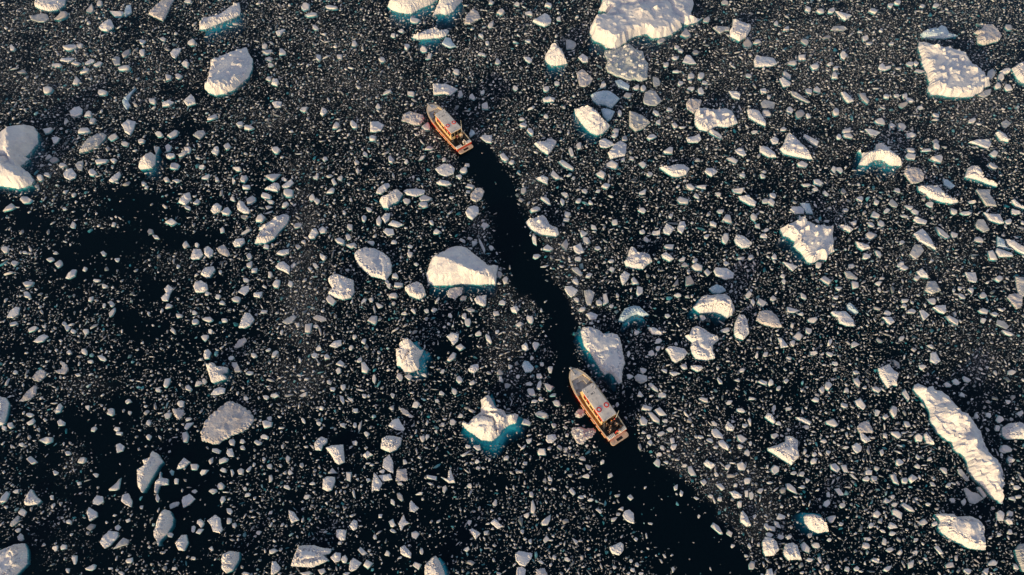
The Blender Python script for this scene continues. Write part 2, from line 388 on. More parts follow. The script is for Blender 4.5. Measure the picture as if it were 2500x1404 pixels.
P w 1880,270 1900,235 1970,235 2010,270 1950,320 1900,290
P w 2175,65 2220,35 2260,50 2290,105 2260,125 2200,95
P w 2095,145 2150,135 2205,165 2180,190
P w 1700,400 1740,395 1790,440 1750,452 1710,430
P w 1615,545 1640,515 1725,550 1715,585 1640,580
P w 1240,475 1310,440 1300,490 1250,495
P w 2215,510 2320,490 2340,530 2390,560 2375,610 2310,590 2230,545
P w 2150,440 2270,440 2240,485 2170,470
P w 2420,20 2500,20 2570,80 2580,130 2510,130 2420,80
P w 2330,700 2350,680 2395,715 2370,755 2340,735
P w 2055,745 2090,690 2130,700 2145,775
P w 2050,920 2070,880 2110,880 2115,935 2085,975 2055,950
P w 2170,940 2190,885 2260,890 2300,920 2350,965 2320,1005 2250,1020 2190,980
P w 1970,1240 1990,1205 2100,1210 2170,1260 2160,1310 2080,1325 1990,1285
P w 135,765 150,735 250,700 300,675 340,720 370,780 445,810 460,880 430,905 340,890 260,880 180,830
P w 595,1000 670,965 705,1060 650,1080 610,1050
P w 690,910 740,920 765,960 735,980 700,955
P w 1140,1050 1165,1000 1195,995 1240,1050 1300,1050 1350,1080 1370,1150 1320,1180 1280,1220 1190,1215 1110,1190 1095,1150 1130,1110
P w 1475,840 1510,770 1590,820 1540,890 1480,870
P w 1615,820 1640,760 1685,755 1700,800 1660,880 1620,850
P w 1460,1080 1510,1050 1585,1115 1540,1150 1470,1110
P w 1055,1290 1100,1235 1155,1270 1130,1330 1085,1385 1065,1340
P w 1165,1320 1190,1300 1240,1365 1180,1370
P g 1700,1300 1740,1285 1780,1365 1700,1380
P g 1565,1390 1620,1315 1625,1370 1590,1395
P b 1935,1395 2000,1345 2080,1380 2080,1410 1940,1420
P w 1750,1200 1790,1170 1860,1200 1850,1240 1790,1235
P g 480,990 530,930 550,980 530,1040
P w 305,1015 345,985 400,1020 370,1045 310,1035
E 580,80,85,50,80 650,25,70,60,90 1165,145,65,45,20 1085,155,50,40,0 1345,300,65,55,0 920,410,100,60,-10 840,460,50,35,0 710,465,60,45,0 515,495,80,50,30 490,560,75,55,50 650,560,60,50,0 765,575,70,40,50 330,555,120,50,40 240,640,120,50,-15 540,690,75,60,0 525,740,65,45,0 600,335,45,40,0 220,940,100,45,75 700,880,80,50,0 835,1020,75,50,0 1270,860,60,45,0 1405,870,75,50,0 1305,930,60,55,0 1550,705,60,55,0 1270,645,85,60,0 1960,785,75,60,0 1540,1000,95,60,0 1900,905,60,45,0 2035,660,60,45,0 2250,305,65,45,0 2450,315,65,45,40 2090,1170,65,60,0 1665,1130,75,40,-25 1790,1140,55,40,-20 2330,1105,70,50,-20 2240,1120,75,40,0
E 980,1225,60,45,0 970,1145,65,45,0 645,1125,70,50,0 755,1280,90,55,-15 620,1345,85,70,30 240,1100,75,50,-15 1910,1260,75,75,45 2400,805,55,45,0 2480,840,60,50,0 2460,900,70,50,0 2015,495,60,35,20 1805,510,60,35,30 800,815,80,60,20 1000,765,75,50,0 1855,420,110,45,0 2475,560,80,55,20
G 640,1240,150,80,40 110,455,70,65,0 1690,1180,90,45,15
T 1875 351
P w -60,60 -30,30 0,25 40,50 78,120 40,150 0,145 -40,100
P w 115,50 150,10 170,-50 200,-110 230,-115 290,-60 350,0 385,40 440,140 400,148 300,130 150,95
P w 885,205 920,130 900,50 910,30 980,60 1050,60 1060,0 1120,-25 1180,0 1250,70 1310,150 1320,200 1290,215 1190,210 1120,160 1040,160 960,210
P p 1330,290 1345,245 1420,222 1500,245 1530,300 1515,360 1450,385 1400,390
P w 1465,415 1480,405 1640,400 1670,380 1690,420 1760,490 1865,535 1860,570 1800,585 1690,565 1580,530 1540,490 1470,450
P w 1925,325 1950,240 1990,210 2060,205 2100,250 2130,310 2260,375 2240,415 2160,395 2040,350
P w 1340,120 1370,90 1440,110 1430,155 1370,145
P w 1580,145 1690,105 1710,130 1690,180 1640,170
P w 2015,0 1960,-15 2040,-45 2160,-50 2185,0 2150,50 2070,20
P w 345,-75 360,-100 400,-80 500,-30 480,20 430,0
P g 2030,450 2180,440 2170,490 2220,560 2230,610 2130,605 2090,540
P w 2375,555 2410,530 2470,590 2560,620 2560,650 2420,610
P w 2105,670 2160,680 2270,680 2310,770 2270,780 2160,745
P g 2025,790 2050,740 2110,735 2165,840 2110,865 2040,820
P w 1640,815 1700,840 1780,910 1740,920 1680,885
P w 1420,880 1510,825 1550,860 1600,930 1645,1035 1570,1000 1480,955
P g 1380,1080 1430,985 1490,980 1525,1040 1480,1100 1440,1130
P w 215,640 240,610 320,610 355,640 350,680 260,685
P b 315,580 410,575 440,680 380,680
P w 120,830 180,790 240,760 300,740 310,690 360,700 390,740 500,770 550,790 560,755 600,790 655,770 640,870 650,940 640,1000 650,1050 590,1080 570,1135 510,1125 430,1165 380,1150 340,1080 250,1000 260,950 200,910 150,900
P w 690,790 780,790 840,830 800,865 720,825
P w 955,880 980,862 1060,895 1000,935 965,910
P w 855,955 910,960 990,980 1000,1020 930,1040 880,1010
P w 145,1155 200,1160 295,1195 240,1245 190,1200
P w 1420,740 1440,705 1560,750 1540,785 1450,770
P w 445,350 490,345 540,385 510,405 455,385
P w 285,190 330,165 390,200 370,230 300,215
P w 510,1320 550,1290 620,1340 590,1375
P g 745,1250 800,1240 880,1310 870,1330 770,1310
P w 1450,1250 1510,1210 1550,1250 1570,1310 1480,1300
P g 1550,1395 1590,1300 1660,1350 1670,1404 1650,1450 1560,1440
P w 1925,1255 2030,1255 2045,1330 2030,1355 1960,1340
P w 2220,1050 2240,1015 2390,1060 2395,1100 2260,1105
P w 2150,1050 2190,1040 2240,1135 2170,1130
P w 2320,930 2400,935 2560,1030 2560,1110 2440,1050 2340,980
P b 2240,905 2310,930 2330,1000 2380,1030 2240,1000
P g 2415,1300 2560,1300 2560,1500 2450,1480 2430,1400
P b 1710,345 1760,350 1830,410 1790,440 1720,400
P w 1415,1310 1450,1285 1490,1325 1460,1335
E 1390,65,90,40,10 370,405,85,30,5 465,445,60,50,0 565,485,65,35,50 640,250,55,45,30 700,250,70,45,30 900,535,80,50,30 1060,570,70,55,30 760,650,60,45,0 1050,695,110,55,20 1265,455,80,45,20 1330,705,75,40,0 1160,655,60,45,0 1105,780,70,60,0 1010,790,60,65,0 1585,590,80,45,20 1440,670,80,50,20 1810,665,80,65,30 1930,680,110,45,5 2060,940,100,45,15 2255,1320,80,65,10 2190,215,110,45,20 2215,100,80,80,-40 1380,620,80,40,20 1550,60,90,30,0 960,1100,85,55,15 1080,1075,75,50,45 60,1105,70,60,-20 1290,1180,85,50,-20 1330,1215,90,60,-15 1450,1310,80,50,0 850,1375,90,75,0 820,1195,75,55,0 495,1190,70,55,75 1080,1365,60,40,0 30,570,100,50,25 2350,760,80,55,-15 2420,665,120,60,10 1645,20,60,80,0 45,510,70,50,0 1990,570,80,35,0 1820,890,85,55,20 1310,960,50,50,0 145,1290,65,40,20 155,1345,40,50,0
G 730,460,80,60,20 1230,580,100,70,20
T 0 702
P w 65,290 100,220 150,185 190,195 180,260 130,295
P w 2330,390 2355,300 2385,235 2440,250 2485,310 2440,370 2390,395
P w 1985,715 2030,740 2080,730 2120,780 2150,760 2225,785 2220,830 2170,845 2210,870 2210,890 2150,910 2090,930 2060,920 2030,830 2010,770
P w 325,525 380,470 430,455 470,475 420,525 370,540
P p 315,880 350,820 400,795 450,825 440,870 380,920 330,905
P p 185,1110 240,1040 270,1000 330,955 360,960 350,1030 300,1090 230,1110
P p 1980,1350 2000,1300 2070,1220 2160,1150 2240,1100 2340,1140 2440,1210 2485,1290 2430,1360 2380,1400 2280,1440 2200,1480 2130,1530 2050,1520 1970,1490 1950,1410
P w -40,1050 60,1080 85,1130 70,1230 40,1330 -40,1350
P p 530,810 590,800 610,770 580,730 600,715 650,750 665,800 630,845 580,840
P w 1570,95 1620,50 1600,10 1640,-30 1690,10 1660,60 1640,130 1590,130
P w 2055,1045 2090,990 2140,970 2200,985 2190,1030 2120,1050
P p 1675,1180 1730,1190 1790,1190 1795,1240 1750,1295 1710,1260
P w 2325,45 2360,-10 2430,-20 2430,30 2390,75
P p 2285,580 2330,510 2390,490 2410,520 2370,565 2310,590
P p 2260,735 2310,725 2355,820 2295,825
P w 1990,610 2030,598 2060,630 2040,690 2000,700 1985,660
E 260,65,70,55,20 130,355,80,45,0 325,400,105,45,-25 840,430,70,60,-50 715,430,60,50,0 625,355,60,50,0 655,390,50,60,0 825,630,60,60,0 675,630,45,45,0 435,380,50,35,-40 890,110,65,50,-50 1090,160,60,45,80 1015,175,35,50,0 1095,240,90,45,-50 1000,690,90,50,20 885,725,60,40,20 1750,275,75,50,0 1645,185,75,50,-20 1905,330,75,60,20 2030,310,100,60,0 2190,325,70,45,0 1690,425,70,40,45 2000,490,75,65,-50 2055,430,45,50,0 2310,110,90,65,0 2165,150,60,40,0 2125,90,50,55,0 2025,60,50,45,0 1840,990,65,90,0 1625,935,105,60,-65 1545,1005,65,45,0 2255,690,60,45,0 2435,835,75,35,0 565,1185,110,65,-60 285,1245,60,55,-30 305,1310,100,60,-25 595,1325,80,65,20 100,1345,70,55,-20 855,1170,45,55,0 1080,1215,75,65,0 1250,1110,65,50,0 1635,1245,75,60,0 1445,1320,50,65,0 1845,1285,80,35,-15 1840,1345,100,50,-40 920,1385,65,55,0 1140,1385,80,45,0 1935,935,75,60,-30 1995,920,50,70,0 1770,1130,70,70,0 2400,1080,50,55,0 2480,665,60,60,0 1265,1220,45,40,0 35,1370,60,60,0 150,825,55,35,-30 765,855,50,35,0 1900,245,45,40,0 1450,255,30,45,0
T 625 702
P p 1860,60 1890,10 1950,-10 2020,0 2010,60 1940,110 1880,95
P w 1450,-10 1500,-50 1570,-75 1620,-40 1640,0 1660,70 1600,115 1500,80 1460,30
P w 2130,110 2160,75 2250,70 2245,170 2220,185 2150,150
P w 1390,530 1420,490 1500,480 1535,540 1600,590 1635,605 1620,660 1590,700 1595,760 1590,800 1530,825 1450,825 1410,770 1375,760 1360,580 1395,575
P w 1860,475 1910,435 1980,455 1970,520 1925,565 1900,520
P w 1950,580 2000,550 2040,585 1990,615
P w 1290,1350 1330,1290 1390,1275 1420,1330 1455,1380 1440,1400 1370,1390
P p 1390,1170 1440,1175 1540,1260 1520,1275 1430,1230
P w 2020,1270 2070,1290 2120,1230 2190,1190 2200,1140 2190,1080 2270,1010 2300,1080 2340,1150 2420,1170 2440,1210 2520,1190 2560,1240 2540,1320 2480,1340 2400,1390 2380,1440 2300,1500 2200,1490 2120,1430 2060,1390 2010,1330
P w 715,570 760,520 830,510 835,560 780,590
P w 1090,325 1130,280 1180,280 1180,330 1160,360
P p 555,290 600,265 680,295 690,320 640,335 580,315
P g 250,335 310,290 370,265 395,290 350,345 300,360
P w 480,360 545,350 530,440 480,435
P w 685,110 715,70 775,130 745,170 700,140
P w 1035,820 1030,740 1060,730 1100,790 1080,835
P w 2070,795 2110,750 2170,740 2175,800 2130,835 2085,820
P w 60,1310 100,1300 155,1315 150,1355 80,1370
E 20,70,85,110,75 75,235,80,35,-5 1340,80,80,50,0 1205,175,75,50,40 1125,120,50,50,0 1050,130,65,35,-40 1445,255,65,35,0 1535,230,60,40,45 1665,230,65,45,30 1740,220,50,40,0 2065,340,75,70,0 2030,280,50,60,0 1895,275,40,50,0 2345,255,70,55,0 2400,150,75,60,0 2265,490,110,45,65 2175,450,60,45,0 2355,430,50,45,0 180,650,105,40,-50 120,610,55,30,-20 250,440,40,55,0 615,595,60,55,0 570,660,60,65,0 690,675,50,55,0 430,710,45,45,0 825,740,75,55,30 805,810,55,60,0 1015,705,70,55,-35 1050,525,55,45,0 960,480,50,60,0 930,585,50,40,-30 1155,890,80,45,75 715,925,60,55,0 850,975,50,60,0 750,995,50,40,0 840,1095,95,50,55 925,1095,70,30,40 1060,1060,50,40,30 970,1200,55,45,20 1555,1145,85,55,-40 845,1340,65,60,0 965,1345,40,55,0 460,1295,75,35,65 185,1050,80,55,0 95,1070,65,40,20 1495,875,85,60,0 1400,870,85,50,55 1640,855,60,40,30 1825,815,60,50,0 1910,680,110,55,-45 1985,900,75,60,60 2110,930,65,40,-25 1935,1015,60,60,0 1815,1035,65,50,15 1770,1105,55,40,20 1925,1315,85,60,-20 2000,1250,60,45,-20 1825,1340,45,35,0 130,1280,60,40,0 465,1045,70,40,-30 640,1175,50,40,0
E 410,370,40,55,0 585,375,60,40,0 2480,770,50,45,0 2390,890,35,60,0 1335,1050,40,50,0 615,1325,45,45,0
G 2095,220,85,45,0 2455,960,70,55,0 2025,105,80,45,0 2375,830,70,50,40
T 1250 702
P w 515,20 520,-15 580,-20 645,25 620,70 580,95 545,70
P w 1215,50 1225,-10 1275,0 1275,50 1230,80
P w 720,260 770,235 840,265 820,310 760,315
P b 1040,325 1060,270 1100,200 1190,165 1250,170 1300,220 1340,265 1280,280 1220,260 1160,280 1090,330
P w 670,430 690,380 760,365 860,400 900,435 980,425 1040,450 1065,510 1080,600 1100,700 1105,740 1080,800 1075,920 1040,940 1000,870 950,830 900,850 850,780 780,660 700,560
P w 1770,195 1810,150 1850,90 1890,60 1960,60 2010,50 2090,40 2150,90 2180,200 2150,270 2100,295 2040,255 1980,240 1830,250
P b 1925,10 1950,-10 2000,-40 2060,-20 2090,30 2020,60 1960,50
P w 1690,470 1740,450 1760,390 1810,360 1890,390 1940,430 2020,460 2020,510 1960,560 1970,620 1990,650 1980,690 1900,710 1790,695 1760,640 1740,580 1760,540 1710,500
P w 2170,400 2180,340 2220,260 2280,255 2305,310 2320,440 2260,510 2190,490 2170,450
P w 1500,600 1540,565 1610,570 1690,590 1715,635 1680,690 1600,735 1560,710 1540,660
P p 2385,320 2410,235 2480,215 2540,220 2600,280 2640,385 2560,390 2440,355
P w 2395,150 2410,105 2490,145 2450,185
P w 1325,390 1390,385 1470,430 1460,460 1370,455
P b 95,760 120,710 160,715 215,780 190,820 130,830
P g 1195,870 1230,840 1320,860 1320,910 1260,940 1210,910
P w 315,940 350,940 410,970 370,1010 340,995
P w 225,1230 270,1205 340,1230 355,1260 310,1275 250,1255
P p 615,1230 650,1185 700,1190 715,1240 670,1270 620,1260
P w 1245,1290 1270,1255 1325,1300 1315,1345 1260,1340
P w 1325,1220 1360,1220 1440,1290 1440,1325 1380,1300
P w 1390,1200 1440,1170 1510,1245 1440,1250
P w 1265,1190 1280,1145 1370,1170 1350,1205
P w 2080,1360 2110,1300 2180,1360 2160,1400 2100,1395
P p 575,1404 640,1380 720,1390 800,1385 830,1410 780,1460 740,1500 690,1510 600,1450
P w 890,70 920,60 945,140 895,165
P g 700,30 760,15 810,50 770,170 730,170
E 35,205,90,85,0 75,355,75,50,-20 175,310,80,75,0 130,580,80,85,0 230,570,65,95,0 375,800,65,85,0 265,960,100,50,-65 190,1025,95,70,40 170,940,75,45,0 145,1320,85,75,0 265,865,70,50,50 440,1130,90,55,60 410,1345,60,45,0 635,125,70,50,30 690,215,60,50,0 970,185,50,40,0 850,150,60,60,0 1215,440,60,50,0 1430,520,75,40,-10 1430,595,65,50,-25 1360,640,65,50,0 1615,75,75,45,0 1520,275,60,45,20 1585,840,110,70,15 1485,810,70,40,20 1680,770,65,60,0 1805,785,120,70,0 1280,810,65,55,40 1150,865,65,55,0 2025,915,80,50,50 2245,810,65,55,0 1865,1095,120,40,20 2125,1120,60,60,0 2240,1200,85,50,20 2280,1350,70,70,0 1550,1385,80,50,0 1975,1330,65,45,30 2390,665,35,65,0 2450,925,80,45,0 1385,980,110,50,40 1470,1050,80,55,0 1250,1045,70,60,0 1030,1140,40,50,0 1500,1300,55,45,0 2310,75,80,60,-50 2480,650,60,60,40 1860,290,75,50,20 520,1365,70,30,30 1140,650,40,80,0 2085,420,90,60,0 2350,145,50,65,0 60,870,50,45,0 280,1090,70,45,20 225,1110,70,40,-10
T 1875 702
P w 0,380 -40,215 0,200 45,200 90,250 155,375 60,390
P w 615,240 640,225 690,230 760,225 800,260 840,310 850,375 770,375 700,345 680,290 640,275
P b 770,170 800,140 840,165 890,240 850,255 780,210
P w 185,190 230,200 310,225 250,245 190,240
P w 1075,790 1190,740 1230,790 1290,835 1260,920 1265,960 1210,950 1170,985 1120,910 1090,850
P b 1225,705 1280,735 1290,770 1240,765
P w 1420,990 1430,955 1475,930 1540,945 1560,980 1620,950 1650,985 1720,1000 1790,1050 1810,1080 1880,1150 1920,1200 1980,1220 2020,1270 2060,1330 2110,1404 2145,1534 2200,1624 2260,1694 2310,1804 2315,1894 2300,1994 2290,2110 2200,2054 2130,1974 2060,1904 1990,1834 1955,1774 1950,1700 1925,1655 1885,1620 1825,1590 1800,1510 1740,1484 1650,1404 1590,1300 1580,1220 1540,1140 1490,1070 1440,1020
P w 1590,640 1640,625 1690,715 1640,750 1585,720
P w 1610,195 1640,175 1740,165 1745,235 1720,255 1670,240
P w 1480,225 1520,215 1580,265 1520,325 1495,275
P w 1735,280 1770,275 1860,325 1850,365 1780,330
P w 1115,290 1210,285 1240,335 1190,365
P g 2230,360 2240,315 2310,330 2355,380 2330,410
P p 2335,100 2360,65 2450,55 2490,80 2480,180 2430,210 2390,160
P g 1530,30 1560,-60 1640,-70 1690,30 1600,65
P w 95,490 140,490 200,575 130,590
P w 250,480 290,435 340,470 310,510 260,500
P w 850,1110 890,1085 955,1160 930,1190 870,1150
P w 270,1265 340,1265 430,1310 410,1345 310,1300
P w 565,1305 640,1280 685,1345 650,1360 580,1330
P p 870,1370 900,1325 960,1300 990,1310 1030,1390 1020,1420 890,1420
P w 1190,1210 1215,1155 1260,1170 1255,1240 1230,1265
P w 1310,1030 1335,990 1385,1080 1370,1105
P w 2285,1370 2360,1325 2480,1310 2560,1350 2560,1480 2480,1475 2340,1480 2290,1440
P w 0,1220 40,1230 80,1300 60,1330 0,1290 -30,1260
P w 1015,975 1050,965 1105,1000 1080,1025 1030,1005
E 430,315,100,55,5 395,425,90,55,15 345,80,80,45,30 240,540,65,60,0 850,555,100,55,-10 605,535,60,70,0 605,650,115,45,20 445,640,75,40,0 585,960,75,70,10 525,1000,60,60,0 870,920,100,60,60 860,830,60,50,0 765,1005,55,50,0 740,1155,75,50,25 470,1095,85,45,0 660,745,65,50,20 655,800,50,40,45 30,930,70,60,50 100,985,60,45,-60 175,910,65,50,-10 1605,130,90,65,0 1410,230,85,60,0 1175,250,80,50,10 1305,495,50,50,0 1590,575,85,45,25 1505,775,65,55,0 1885,80,100,40,35 2100,75,80,60,0 2105,230,100,50,20 2215,260,70,40,20 2340,445,110,35,25 2385,830,90,50,0 1985,25,70,45,40 1340,130,75,50,0 1330,180,65,45,0 1935,890,100,45,30 1840,920,80,45,25 1755,950,75,40,15 2260,1290,60,70,0 2155,1245,70,45,30 2035,1255,50,60,0 2245,1370,55,55,0 1360,1335,75,60,20 2465,1230,80,60,10 2345,1115,50,40,0 1895,1045,65,45,25 1150,1260,60,50,0 50,105,60,45,0 665,95,55,40,0 700,10,85,50,0 1085,25,55,35,60 205,690,55,35,20 105,1320,60,50,0 380,1365,60,35,20 2100,325,75,50,0 60,1180,35,70,0 1065,1225,60,60,0 200,1185,55,45,0
T 0 1053
P w 1310,360 1380,320 1355,265 1440,240 1470,180 1540,220 1590,295 1550,340 1480,460 1400,590 1380,595 1330,530
P w 1500,590 1505,490 1540,455 1560,390 1575,450 1640,465 1640,520 1560,530 1530,605
P w 1725,370 1740,310 1790,255 1855,300 1800,350
P w 225,680 245,620 300,565 340,620 400,680 370,710 280,725 240,715
P w 840,790 865,740 945,790 950,830 875,880 855,830
P w 900,680 940,625 1000,635 1010,690 960,720 910,710
P w 1180,680 1190,620 1250,605 1290,680 1280,740 1230,720
P w 1770,680 1780,640 1850,610 1905,660 1850,715 1790,745
P w 1475,1010 1500,880 1530,810 1590,755 1660,780 1690,850 1680,920 1630,1000 1560,1070 1545,1120 1510,1060
P w 1700,1090 1760,1010 1820,1010 1835,1090 1800,1165 1740,1160
P w 2020,870 2100,815 2150,850 2160,920 2175,960 2150,995 2080,980 2060,920
P w 2140,1250 2150,1190 2240,1165 2335,1180 2335,1240 2300,1310 2270,1360 2210,1385 2150,1340
P w 965,1080 1000,1020 1060,970 1150,985 1150,1030 1080,1110 1020,1145
P g 1105,1150 1150,1090 1200,1040 1260,1060 1250,1105
P w -60,1180 0,1150 130,1100 240,1095 265,1160 265,1290 180,1380 130,1440 -60,1500
P w 10,700 20,640 60,590 85,610 60,680
P w 265,275 300,245 360,300 310,320
P w 1070,575 1150,500 1175,460 1160,560 1130,575
P w 1130,130 1170,115 1215,150 1200,190 1140,210
P w 380,85 450,55 505,60 505,100 450,120
P w 1780,15 1820,5 1840,50 1825,105 1790,100
E 800,280,90,65,-20 205,125,60,45,0 935,425,55,50,0 540,400,55,50,-20 220,790,75,70,0 670,885,60,50,0 1150,940,60,60,0 1250,870,45,40,0 1900,345,90,70,0 1990,395,80,60,-40 1535,655,45,85,0 2120,190,90,65,0 2250,215,90,90,0 2180,280,95,60,-15 2260,105,65,65,0 2370,100,55,50,0 2365,160,45,60,0 2180,380,60,45,20 2355,390,60,65,0 2150,535,75,60,30 2080,585,75,60,-25 1900,585,55,50,0 1720,490,50,55,0 2175,670,55,80,20 1960,895,75,80,0 1950,975,75,45,-40 1890,950,40,70,0 2240,780,65,55,0 2285,920,50,55,0 1660,1010,55,50,30 2065,1150,50,55,0 885,1335,100,50,-25 1260,1260,75,55,0 730,1250,60,90,0 615,1135,70,55,-25 540,1140,60,60,0 1885,1240,55,45,20 505,645,45,45,0 175,965,55,40,-20 1160,20,60,40,20 1455,55,55,45,0 2430,370,65,35,-60 2415,620,50,45,0 1700,1340,45,45,0 1180,1385,60,35,30 660,1360,50,55,0 770,510,50,40,-40 1380,740,40,35,0 2400,1390,75,40,0 2240,875,50,60,0 2390,560,40,50,0 160,585,75,45,-30 665,210,65,50,20 
G 880,940,85,70,-40 140,880,130,60,-45 200,1040,100,80,80 1700,720,120,60,-20
T 625 1053
P w 565,110 600,60 640,48 695,75 690,110 650,140 635,185 575,180
P w 675,155 730,130 850,130 865,300 810,325 770,300 740,240
P w 1215,160 1225,60 1270,30 1330,35 1420,60 1415,120 1370,180 1310,205 1250,180
P w 1235,350 1245,270 1300,225 1340,300 1340,410 1290,390
P w 1130,590 1130,520 1150,400 1180,430 1235,510 1200,580 1150,575
P w 1190,430 1310,415 1330,470 1240,490
P p 1365,490 1375,370 1470,365 1480,480
P w 645,560 650,460 680,438 770,445 770,490 740,570 700,585
P w 315,765 370,790 420,865 345,900 320,830
P w 780,960 830,955 880,970 870,1060 830,1070 785,1030
P w 905,920 950,860 990,880 985,950 950,970
P w 1500,780 1500,700 1515,675 1590,750 1550,790
P w 1390,900 1440,810 1460,870 1500,900 1450,920 1415,975
P w 330,1310 360,1200 400,1120 450,1110 560,1110 620,1130 740,1150 720,1190 660,1210 710,1260 620,1300 540,1330 400,1320
P w 725,1230 780,1180 830,1190 825,1260 770,1285
P w 905,1350 915,1270 950,1235 1030,1285 980,1350 930,1370
P w 140,1395 150,1270 190,1270 240,1330 220,1370 170,1400
P w 1640,1404 1640,1300 1700,1230 1750,1210 1790,1260 1830,1350 1850,1420 1830,1480 1650,1480
P w 995,1160 1020,1130 1090,1195 1040,1210
P w 2290,890 2330,850 2415,930 2360,955
P w 2080,960 2110,945 2195,995 2145,1055
P w 1530,1310 1550,1275 1610,1300 1585,1350
P w 1805,445 1870,460 1880,380 1900,370 1945,500 1880,505
P w 1670,430 1760,440 1755,475 1670,455
P w 880,400 930,400 920,490 885,470
P w 1520,990 1560,975 1595,1000 1560,1050 1525,1030
P w 1405,1130 1450,1110 1515,1190 1510,1240 1450,1220 1410,1190
P w 1050,1310 1080,1255 1140,1290 1090,1340
P w 705,410 745,358 785,405
E 865,1255,60,90,0 1285,1195,65,65,0 1330,900,60,70,-20 1340,975,60,45,0 1335,695,55,60,0 1090,225,90,80,40 965,115,55,55,0 1455,295,60,65,0 1625,70,55,60,0 1670,50,40,60,0 80,55,70,45,15 20,110,75,45,25 75,270,45,45,0 310,270,40,65,0 135,345,60,55,0 145,465,50,70,0 330,405,55,60,0 300,545,75,40,10 260,150,40,45,0 550,510,60,30,0 495,640,80,45,-20 1080,25,50,45,0 1410,510,60,35,15 1235,390,70,40,0 1095,475,50,45,0 2160,150,90,60,20 2070,150,65,40,20 2450,260,65,40,-10 2160,295,55,45,20 2170,355,45,35,0 2085,535,45,55,0 1840,565,45,75,0 2335,705,50,75,20 1600,610,75,40,-15 160,1170,90,65,0 490,1390,120,40,0 640,1370,70,65,0 880,1390,70,35,0 1615,1175,40,60,0 25,990,55,45,-30 255,915,30,50,20 140,795,50,40,0 2085,890,60,55,0 2250,990,50,55,0 1215,830,45,45,0 2060,1150,70,50,-25 2370,1390,55,35,0 1160,1030,35,60,0 1780,880,50,30,-40 820,1090,40,35,0
G 1410,640,110,55,75
T 1250 1053
P p 575,0 590,-35 650,-45 720,-30 800,-35 820,0 780,60 730,80 690,130 640,120 600,60
P w 330,80 340,35 420,25 440,70 390,115 345,110
P w 250,205 260,175 320,172 330,230 260,230
P w 1080,815 1100,780 1145,760 1190,800 1195,900 1150,890 1100,860
P w 950,1130 1020,1100 1060,1080 1090,1100 1090,1160 1050,1210 980,1195 960,1160
P w 285,890 340,840 375,815 370,870 345,915 300,915
P w 2235,790 2260,770 2310,830 2340,920 2290,930 2230,880
P w 2445,1080 2475,1030 2560,1040 2600,1080 2620,1150 2560,1210 2480,1220 2455,1170
P w 30,1200 70,1165 200,1190 190,1240 130,1320 80,1310 40,1270
P w 40,1404 50,1330 100,1320 135,1350 130,1404 120,1440 50,1440
P p 235,1350 320,1335 350,1404 340,1450 240,1450
P w 2015,95 2060,80 2125,150 2110,185 2060,165 2020,130
P w 1870,310 1900,275 1995,320 1950,370 1890,335
P w 1985,515 2040,510 2080,560 2045,575
P w 1840,490 1880,465 1905,500 1870,530
P w 2125,590 2180,580 2250,620 2240,650 2170,655
P w 1720,350 1750,340 1800,430 1750,430 1725,400
P w 2195,320 2240,298 2290,340 2270,380 2210,375
P w 2200,40 2230,30 2300,75 2250,115 2210,80
P w 1950,20 1950,-20 2000,-30 2060,35 2060,70 1980,60
P w 1545,160 1560,130 1610,130 1600,170 1570,185
P w 180,790 190,690 205,675 230,750 215,800
P w 555,580 580,550 620,600 600,625
P w 585,1040 650,1075 625,1110
P w 305,1060 335,1015 365,1055 320,1090
P w 1950,930 1970,895 2020,930 2055,1000 2030,1000
P w 2095,1000 2110,965 2155,990 2140,1030
P w 2475,1404 2490,1350 2540,1340 2560,1404 2530,1440
E 170,95,60,55,0 725,435,75,55,0 965,430,60,60,0 885,300,45,45,0 525,180,45,50,0 1600,550,50,55,0 1155,645,60,50,45 765,670,60,35,0 675,640,60,40,0 850,775,60,35,40 1000,860,75,35,-15 1040,810,40,40,0 1215,1055,40,40,0 540,1255,65,50,0 280,1275,70,35,25 175,1075,35,50,0 125,315,50,40,0 185,615,45,60,0 370,465,60,40,50 145,820,50,55,0 100,980,45,50,-30 410,1230,50,50,0 2105,350,65,75,0 2300,210,60,85,-20 1995,420,45,70,-15 2295,475,75,70,0 2340,635,45,90,-10 2290,610,40,75,-10 2225,710,50,80,-10 2425,580,60,65,0 1425,305,70,80,0 1435,230,65,40,0 1470,160,45,55,0 1500,300,50,35,20 1570,90,60,60,0 1455,25,90,60,0 1560,10,80,50,0 1340,50,45,50,0 1345,110,50,50,0 1925,85,80,50,15 1840,55,60,35,15 2230,150,60,45,15 2330,120,40,40,0 1680,335,60,35,0 1800,655,60,30,35 2320,1120,35,60,0 2290,1215,40,35,0 1575,1345,40,60,0 1490,1215,25,50,-30 1825,830,30,35,0 1355,900,50,25,10 2160,1120,40,40,0 2030,660,45,55,0 1940,635,50,40,0 1225,1300,45,65,0 1160,1265,35,45,0 1180,1355,45,45,0 1260,1390,45,30,0 1140,1390,45,30,0 2490,930,50,70,-20 2370,830,45,60,0 1000,1330,40,35,0
G 745,350,80,50,40 690,265,65,50,0 2345,1310,60,80,20 320,480,40,40,0 465,155,65,40,25
T 1875 1053
P w 0,160 100,130 170,100 175,45 250,40 310,85 300,160 315,240 270,280 230,330 150,280 60,220 0,185
P w 820,140 870,110 920,150 910,190 870,215 830,180
P w 30,370 60,330 110,350 105,390 60,420
P w 610,325 660,315 705,365 680,405 620,365
P w 1190,425 1240,420 1280,520 1230,500
P w 1370,460 1410,420 1465,460 1400,505
P g 1910,560 1940,550 1990,590 2060,610 2105,660 2020,710 1970,700
P w 1635,810 1720,800 1835,805 1845,830 1990,825 2080,850 2150,930 2140,1020 2145,1150 2060,1155 1960,1140 1870,1090 1760,1040 1690,980 1665,940 1680,870
